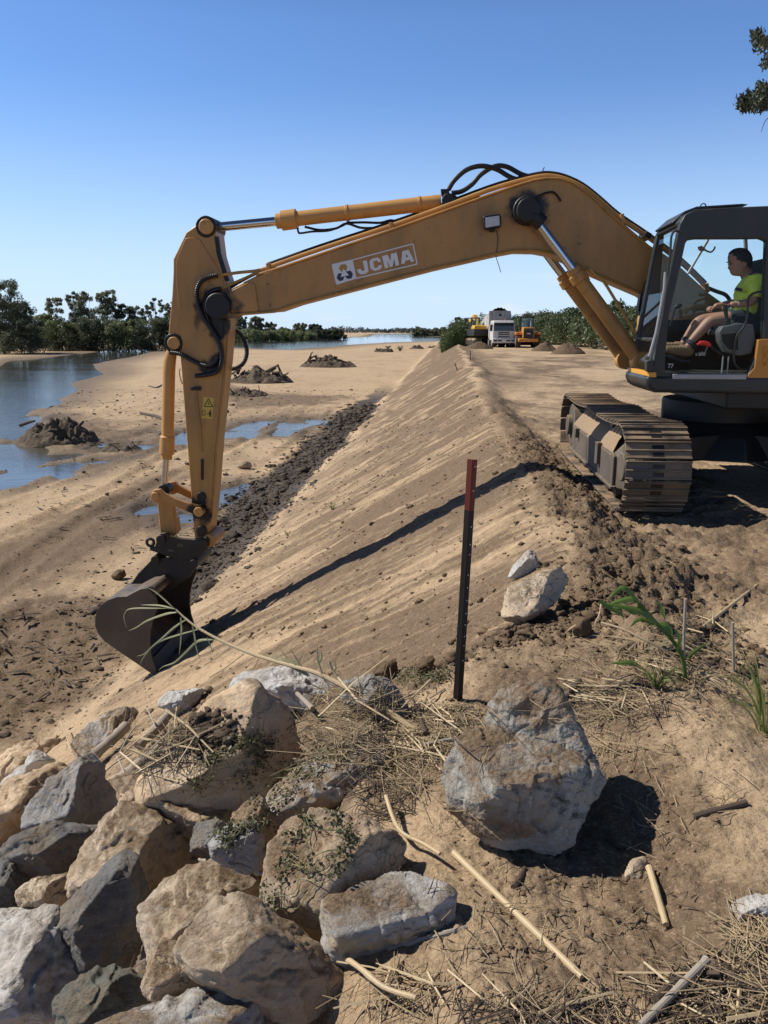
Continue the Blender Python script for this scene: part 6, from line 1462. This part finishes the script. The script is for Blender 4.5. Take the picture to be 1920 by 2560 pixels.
T('thin crowned olive tree near the stick', 362, 872, 757, 52, 1, 9, clumps=20, per=75)
T('wispy bare topped tree closest to the stick', 400, 872, 735, 44, 1, 10, clumps=16, per=60)
T('small olive tree peeping out beside the stick', 428, 870, 746, 50, 1, 11, clumps=22, per=70)
for i, (u, vt, w, mi, lb) in enumerate(((-60,800,160,0,'dark thicket off the left edge of the bank'), (150,825,110,2,'grey green scrub under the feathery tree'), (205,815,110,0,'shaded dark scrub under the two topped tree'), (260,820,110,0,'shaded dark scrub under the round headed tree'), (320,822,110,2,'grey green scrub under the dark lower tree'), (380,818,110,0,'dark scrub at the foot of the thin crowned tree'), (440,812,110,0,'dark scrub partly hidden by the stick'))):
    T(lb, u, 877, vt - 22, w * 1.15, mi, 30 + i, clumps=26, per=110, low=.02, cat='bush', name='scrub_bush', grp='scrub along the left river bank')
for i, (u, vb, vt, w, mi, lb) in enumerate(((520,860,795,100,1,'tall green tree right behind the stick'), (598,860,790,52,1,'rounded tree at the left of the middle bank'), (643,858,788,48,1,'tallest rounded tree on the middle bank'), (676,857,803,36,1,'small tree right of the tallest on the middle bank'), (712,855,818,36,2,'low shrub in the middle of the middle bank'), (752,853,807,42,1,'round tree near the tip of the middle bank'), (788,852,810,38,0,'brownish tree at the tip of the middle bank'),
    (560,862,822,90,2,'green bank scrub right of the stick'), (615,861,826,80,2,'green bank scrub below the rounded trees'), (665,860,828,76,2,'green bank scrub in the middle'), (715,859,828,70,2,'pale bank scrub sloping to the water'), (760,857,829,60,2,'last green scrub before the sandbar'), (805,849,824,60,0,'dark far scrub behind the sandbar'), (840,848,824,50,0,'darker far scrub at the end of the sandbar'))):
    T(lb, u, vb - 7 if vb > 850 else vb, vt, w, mi, 60 + i, clumps=22, per=80, low=.03 if vt > 815 else .1, grp='trees on the middle river bank')
for i, (u, vt, w, lb) in enumerate(((1045,820,40,'first low tree of the far right bank'), (1075,822,36,'second low tree of the far right bank'), (1100,819,40,'third low tree of the far right bank'), (1128,822,36,'fourth low tree of the far right bank'))):
    T(lb, u, 840.5, vt, w, 1, 90 + i, clumps=16, per=60, low=.05, grp='trees on the far right bank', leaf=1.6)
def treeline():
    rg = np.random.default_rng(77); C, Rr = [], []
    for u in np.arange(-400, 1060, 3.2):
        y = 2000 + 250 * math.sin(u * .01) + rg.uniform(-80, 80); d = ray(u, HOR); p = CAM + d * (y / d.y)
        hh = (9 + 5 * float(vn(u * .02, 1.5)) + 3 * float(vn(u * .11, 4.5))) * (1.3 if u < 950 else 1)
        for k in range(2): C.append((p.x, p.y + rg.uniform(-20, 20), BED + hh * rg.uniform(.25, .75))); Rr.append(hh * rg.uniform(.4, .6))
    V, F = leafcloud(rg, np.array(C), np.array(Rr), 16, 5.5, .9); o = npmesh('distant_treeline', V, F, leafmat('distant trees', (.075, .098, .085), .2, .25, .02), smooth=False); tag(o, kind='stuff')
treeline()
T('dark small tree standing over the far reed thicket', 1152, 850, 790, 42, 0, 101, dist=118, leaf=.34, clumps=22, per=70, grp=None)
T('slim dark tree right of the small one over the reeds', 1128, 850, 806, 22, 0, 102, dist=120, leaf=.3, clumps=10, per=60, grp=None)
def reeds(label, u0, u1, dist, h, n, seed):
    rg = random.Random(seed); d = ray((u0 + u1) / 2, HOR); b = CAM + d * (dist / d.y); b.z = gz(b.x, b.y); W = (u1 - u0) / FPX * dist; mb = MB()
    for _ in range(n):
        x = b.x + rg.uniform(-.5, .5) * W; y = b.y + rg.uniform(-3, 3); q = Vector((x, y, gz(x, y) - .1)); hh = h * rg.uniform(.55, 1.05) * (1 - .35 * abs((x - b.x) / W * 2) ** 3); a = Vector((rg.gauss(0, .3), rg.gauss(0, .3), 0))
        blade(mb, [q, q + UP * hh * .5 + a * .2, q + UP * hh + a * hh * .4], .05, 2)
        for k in range(4):
            t = rg.uniform(.3, 1); c = q + UP * hh * t + a * t * .5; e = Vector((rg.gauss(0, 1), rg.gauss(0, 1), rg.uniform(.1, .9))).normalized() * rg.uniform(.35, .8); blade(mb, [c, c + e * .6, c + e - UP * .1], .045, 2)
    o = mb.build('reed_thicket', MFOL[3], loc=b, sharp=0); tag(o, label, 'reeds', None); return o
reeds('dense green reed thicket on the bank left of the white truck', 1108, 1186, 97, 2.9, 800, 1)
reeds('taller reeds right behind the parked far excavator', 1180, 1262, 112, 3.9, 700, 2)
# ---- orchard: three trees built, the row copied from them
def orchard():
    ords = ['first', 'second', 'third', 'fourth', 'fifth', 'sixth', 'seventh', 'eighth', 'ninth', 'tenth', 'eleventh', 'twelfth', 'thirteenth', 'fourteenth', 'fifteenth', 'sixteenth', 'seventeenth', 'eighteenth', 'nineteenth', 'twentieth']
    protos = []
    for k in range(3):
        o = make_tree('mango_tree', 4.0, 6.4, 4, 200 + k, trunk=.30, clumps=64, per=75, leaf=.36, loc=(21.5, 60 + k * 5, -.1), low=.30, limbs=7, top=.6); protos.append(o)
    n = 0
    for row, (x0, cnt) in enumerate(((21.4, 20), (29.0, 16))):
        for k in range(cnt):
            i = row * 20 + k; o = protos[i] if i < 3 else copy_tree(protos[(i * 7 + row) % 3]); y = 56 + k * 5.2 + .6 * math.sin(i * 3.1)
            x = x0 + (y - 73) * .018 + .5 * math.sin(i * 2.3); o.location = (x, y, gz(x, y) - .1); o.rotation_euler = (0, 0, i * 1.37); s = .95 + .12 * math.sin(i * 1.9); o.scale = (s, s, s * (1.0 if row == 0 else 1.06))
            tag(o, f'dense leafy mango tree, {ords[k]} from the near end of the {"front" if row == 0 else "back"} orchard row', 'tree', 'orchard trees')
orchard()
mound('near conical pile of tipped soil beside the orchard', 1375, 1465, 885, 852, MDIRT, 'soil_pile', 'soil pile', 21, 0, 'tipped soil piles')
mound('smaller soil pile between the loader and the near pile', 1325, 1398, 878, 853, MDIRT, 'soil_pile', 'soil pile', 22, 0, 'tipped soil piles')
mound('soil heap on the bank crest in front of the white truck', 1158, 1236, 872, 850, MDIRT, 'soil_pile', 'soil pile', 23, 0, 'tipped soil piles')
for u, vb, vt, lb in ((1163,868,846,'thin survey peg at the far crest, left one of the pair'), (1178,870,841,'thin survey peg at the far crest, right one of the pair'), (1176,902,876,'short steel peg on the crest below the pair'), (1145,925,908,'bent peg leaning out of the far slope')):
    b = hit(u, vb); t = aty(u + (-8 if 'bent' in lb else 0), vt, b.y); o = MB().tube([b - Vector((0, 0, .1)), t], .025, 6).build('survey_peg', MTWIG, loc=b); tag(o, lb, 'peg', 'survey pegs')
# ---- vehicles far down the bank
MVW = simple('white truck paint', (.62, .62, .60), .4, var=.12, bump=.02, grime=.35); MVG = simple('dark windscreen', (.02, .025, .03), .08, var=.1, bump=0, spec=.6); MTYR = simple('tyre rubber', (.022, .022, .022), .85, var=.2, dust=.6); MVO = simple('loader orange', (.56, .25, .05), .45, var=.12, bump=.02, grime=.25); MVB = simple('dark vehicle steel', (.035, .035, .035), .6, var=.2); MRIM = simple('grey wheel rim', (.30, .30, .29), .5, var=.2)
MTIP = simple('scuffed tipper body', (.40, .36, .32), .6, var=.25, grime=.5)
def vroot(name, label, cat, u, dist, rz=0):
    d = ray(u, HOR); p = CAM + d * (dist / d.y); p.z = gz(p.x, p.y); o = empty(name, p, 0); tag(o, label, cat); o['rz'] = rz; return o, p
def vb(root, p, rz):
    c, s = math.cos(rz), math.sin(rz)
    def w(x, y, z): return Vector((p.x + x * c - y * s, p.y + x * s + y * c, p.z + z))
    def box(name, m, x0, x1, y0, y1, z0, z1, bev=.03, par=None, ty=0, tx=0):
        A = [w(x0, y0, z0), w(x1, y0, z0), w(x1, y1, z0), w(x0, y1, z0)]; B = [w(x0 + tx, y0 + ty, z1), w(x1 - tx, y0 + ty, z1), w(x1 - tx, y1, z1), w(x0 + tx, y1, z1)]
        return MB().prism(A, B).build(name, m, par or root, bevel=bev)
    def wheel(x, y, r, wd):
        t = MB(); t.tube([w(x - wd / 2, y, r), w(x - wd / 2 + .04, y, r), w(x + wd / 2 - .04, y, r), w(x + wd / 2, y, r)], [r * .9, r, r, r * .9], 22); o = t.build('wheel', MTYR, root, bevel=.01)
        t = MB(); t.tube([w(x - wd / 2 - .01, y, r), w(x + wd / 2 + .01, y, r)], r * .5, 18); t.build('rim', MRIM, o); return o
    return w, box, wheel
def truck():
    root, p = vroot('dump_truck', 'white tipper truck with its body raised, facing the camera', 'truck', 1260, 88, 0); rz = R(3); w, box, wheel = vb(root, p, rz)
    cab = box('cab', MVW, -1.2, 1.2, 0, 1.9, .75, 2.55, .06, ty=.05, tx=.04)
    box('roof', MVW, -1.16, 1.16, .05, 1.9, 2.55, 2.85, .08, cab, ty=.22, tx=.06)
    box('windscreen', MVG, -1.06, 1.06, -.035, .0, 1.75, 2.60, .01, cab, ty=.055); box('side_window', MVG, -1.235, -1.19, .35, 1.2, 1.75, 2.45, .01, cab)
    for z in (1.52, 1.33, 1.1): box('grille_slot', MVB, -.62, .62, -.03, .0, z, z + .10, .01, cab)
    box('badge', MVW, -.14, .14, -.045, -.03, 1.42, 1.50, .01, cab)
    bp = box('bumper', MVW, -1.22, 1.22, -.22, .25, .48, .98, .05)
    for x in (-.95, -.45, .45, .95): box('headlight', MVB, x - .2, x + .2, -.24, -.2, .66, .82, .01, bp)
    for s in (-1, 1):
        mi = box('mirror', MVB, s * 1.42 - .09, s * 1.42 + .09, -.1, .02, 1.75, 2.35, .02, cab); MB().tube([w(s * 1.2, .1, 2.3), w(s * 1.4, -.04, 2.25)], .02, 6).build('mirror_arm', MVB, cab)
    box('beacon', simple('orange beacon', (.6, .2, .03), .3), .1, .28, .5, .68, 2.86, 2.98, .02, cab)
    box('chassis', MVB, -.45, .45, .3, 7.6, .6, .9); box('fuel_tank', MVB, -1.15, -.5, 2.3, 3.4, .45, 1.0, .08)
    for y in (.75, 2.6, 5.6, 6.9):
        for s in (-1, 1): wheel(s * 1.0, y, .5, .36 if y < 3 else .5)
    # raised body, hinged at the rear, with sides, headboard and its load
    piv = Vector((0, 7.3, 1.15)); a = R(11)
    def tb(x, y, z): q = Vector((0, y - piv.y, z - piv.z)); return w(x, piv.y + q.y * math.cos(a) + q.z * math.sin(a), piv.z - q.y * math.sin(a) + q.z * math.cos(a))
    def tbox(name, m, x0, x1, y0, y1, z0, z1, par, bev=.02):
        return MB().prism([tb(x0, y0, z0), tb(x1, y0, z0), tb(x1, y1, z0), tb(x0, y1, z0)], [tb(x0, y0, z1), tb(x1, y0, z1), tb(x1, y1, z1), tb(x0, y1, z1)]).build(name, m, par, bevel=bev)
    body = tbox('tipper_body', MTIP, -1.2, 1.2, 2.2, 7.3, 1.15, 1.30, root)
    for s in (-1, 1):
        sd = tbox('body_side', MVW, s * 1.2 - .05, s * 1.2 + .05, 2.2, 7.3, 1.3, 2.75, body)
        for k in range(5): tbox('side_rib', MVW, s * 1.28 - .04, s * 1.28 + .04, 2.5 + k, 2.62 + k, 1.3, 2.7, sd)
    hb = tbox('headboard', MTIP, -1.2, 1.2, 2.12, 2.2, 1.15, 2.95, body); tbox('vent', MVB, -.12, .16, 2.10, 2.12, 2.35, 2.62, hb, .005)
    mb = MB(); n = 12; vs = [];
    for i in range(n + 1):
        for j in range(n + 1):
            x = -1.12 + 2.24 * i / n; y = 2.25 + 4.8 * j / n; vs.append(tb(x, y, 2.75 + .62 * math.cos(x / 1.12 * 1.5) * math.cos((y - 3.2) / 4.2 * 1.5) + .05 * math.sin(i * 3 + j * 5)))
    mb.add(vs, [(i * (n + 1) + j, (i + 1) * (n + 1) + j, (i + 1) * (n + 1) + j + 1, i * (n + 1) + j + 1) for i in range(n) for j in range(n)])
    tag(mb.build('soil_load', simple('dark soil load', (.05, .04, .032), .95, var=.4, bump=.6), loc=tb(0, 4.5, 2.7)), 'dark soil heaped in the raised truck body', 'soil')
    MB().tube([w(0, 2.6, .9), tb(0, 3.2, 1.15)], .11, 10).build('hoist_ram', MCHR, root)
    box('side_locker', MVW, -1.25, -.55, 1.95, 2.35, 1.0, 2.3, .03)
truck()
def loader():
    root, p = vroot('wheel_loader', 'orange wheel loader seen from behind, between the truck and the orchard', 'loader', 1322, 86); w, box, wheel = vb(root, p, R(-4))
    h = box('engine_hood', MVO, -.62, .62, 0, 2.0, 1.0, 2.15, .08, ty=.12, tx=.05)
    g = box('grille', MVB, -.50, .50, -.03, 0, 1.0, 1.95, .02, h, ty=.10); box('plate', MVW, -.16, .16, -.06, -.03, 1.42, 1.55, .01, g)
    box('counterweight', MVO, -1.05, 1.05, -.10, .7, .62, 1.0, .08)
    for s in (-1, 1):
        f = box('fender', MVO, s * .98 - .36, s * .98 + .36, .5, 2.0, 1.35, 1.62, .06, ty=.1); box('tail_light', MRED, s * .98 - .2, s * .98 + .2, .47, .5, 1.42, 1.54, .01, f)
        for y in (1.2, 4.0): wheel(s * .98, y, .70, .55)
        box('ladder', MVO, s * 1.15 - .12, s * 1.15 + .12, 2.0, 2.5, .5, 1.4, .02)
    c = box('cab', MVB, -.68, .68, 1.9, 3.2, 1.9, 2.15, .03)
    for x in (-.66, .66):
        for y in (1.95, 3.15): box('cab_post', MVB, x - .05, x + .05, y - .05, y + .05, 2.1, 3.15, .01, c)
    box('cab_roof', MVB, -.78, .78, 1.8, 3.3, 3.12, 3.28, .04, c); box('rear_window', MGL, -.6, .6, 1.93, 1.95, 2.15, 3.1, 0, c); box('seat', MVB, -.1, .35, 2.2, 2.7, 2.1, 2.95, .05, c)
    MB().tube([w(.28, .9, 2.1), w(.28, .9, 2.75)], .05, 10).build('exhaust', MCHR, root)
    box('front_frame', MVO, -.55, .55, 2.6, 4.6, .6, 1.3, .05); box('bucket', MVB, -1.3, 1.3, 5.2, 6.1, .2, 1.2, .05); 
    for s in (-1, 1): MB().prism([w(s * .5, 3.6, 1.5), w(s * .5, 5.3, .6), w(s * .5, 5.4, .9), w(s * .5, 3.7, 1.8)], [w(s * .62, 3.6, 1.5), w(s * .62, 5.3, .6), w(s * .62, 5.4, .9), w(s * .62, 3.7, 1.8)]).build('lift_arm', MVO, root, bevel=.02)
loader()
def small_ex():
    root, p = vroot('small_excavator', 'yellow and grey excavator parked behind the raised truck body', 'excavator', 1203, 93); w, box, wheel = vb(root, p, R(10))
    MVY = simple('bright machine yellow', (.62, .36, .05), .4, var=.1, grime=.2)
    ho = box('housing', MVB, -1.35, 1.35, -1.6, 1.6, 1.15, 1.9, .08); box('counterweight', MVY, -1.35, 1.35, -1.7, -.4, 1.9, 2.35, .10, ho, ty=.15, tx=.1); box('hood', MVB, -1.33, 1.33, -1.72, -1.6, 1.2, 1.88, .05, ho)
    c = box('cab', MVB, -1.15, -.15, .2, 1.7, 1.9, 2.25, .04)
    for x in (-1.1, -.2):
        for y in (.25, 1.65): box('cab_post', MVB, x - .05, x + .05, y - .05, y + .05, 2.2, 3.1, .01, c)
    box('cab_roof', MCABL, -1.2, -.1, .15, 1.75, 3.1, 3.22, .04, c); box('rear_window', MGL, -1.08, -.22, .24, .26, 2.3, 3.05, 0, c); box('seat', MVB, -.85, -.45, .6, 1.1, 2.2, 2.9, .05, c)
    for s in (-1, 1): box('track', MTRK, s * 1.15 - .3, s * 1.15 + .3, -1.9, 1.9, .05, .95, .25)
    box('slew_ring', MVB, -.7, .7, -.7, .7, .9, 1.15, .05)
    A = [w(.05, 1.2, 1.7), w(.05, 3.6, 3.6), w(.05, 5.6, 2.9), w(.05, 5.6, 2.5), w(.05, 3.7, 3.1), w(.05, 1.6, 1.5)]; MB().prism(A, [q + (w(.5, 0, 0) - w(0, 0, 0)) for q in A]).build('boom', MVY, root, bevel=.03)
    A = [w(.1, 5.3, 3.1), w(.1, 5.8, 3.0), w(.1, 5.6, .9), w(.1, 5.4, .9)]; MB().prism(A, [q + (w(.35, 0, 0) - w(0, 0, 0)) for q in A]).build('stick', MVY, root, bevel=.03); box('bucket', MVB, -.3, .9, 4.7, 5.6, .2, 1.0, .1)
small_ex()
# ---- gum tree whose branch hangs in at the top right (its trunk stands outside the picture)
def gum():
    rg = np.random.default_rng(5); y = 15.0; b = Vector((9.6, y, 0)); root = empty('gum_tree', b); tag(root, 'gum tree whose drooping leafy branch hangs in at the top right corner', 'tree')
    mb = MB(); mb.tube(spline([b - Vector((0, 0, .3)), b + Vector((-.2, 0, 3)), b + Vector((-.5, .2, 6)), b + Vector((-.6, .3, 8.5))], 4), [.30 - .012 * i for i in range(13)], 10)
    C, Rr = [], []
    def limb(pts, r):
        P = spline([aty(*q, y) if len(q) == 2 else b + Vector(q) for q in pts], 4); mb.tube(P, [r * (1 - .7 * i / len(P)) for i in range(len(P))], 7)
    limb([(-.3, .1, 4.5), (2080, 250), (1990, 235), (1900, 255)], .06); limb([(-.5, .2, 6), (2060, 120), (1960, 110), (1905, 115)], .05); limb([(2000, 300), (1940, 290), (1915, 300), (1903, 330)], .012)
    for (u, v, su, sv, n) in ((1908, 105, 22, 20, 9), (1898, 92, 14, 14, 4), (1890, 250, 36, 16, 16), (1862, 262, 22, 12, 9), (1905, 225, 20, 16, 8), (1912, 160, 12, 10, 3), (1950, 230, 40, 40, 14), (1960, 120, 40, 40, 12), (2050, 160, 70, 90, 22), (2100, 40, 90, 70, 16), (2080, 280, 60, 40, 10)):
        for _ in range(n): p = aty(u + rg.normal(0, su * .5), v + rg.normal(0, sv * .5), y + rg.normal(0, .35)); C.append(p[:]); Rr.append(.11)
    V, F = leafcloud(rg, np.array(C), np.array(Rr), 26, .105, 1.0, 1.4)
    mb.build('trunk', MBARK, root); npmesh('crown', V, F, leafmat('gum leaf', (.062, .075, .045), .25, .5, 4), root, smooth=False)
gum()
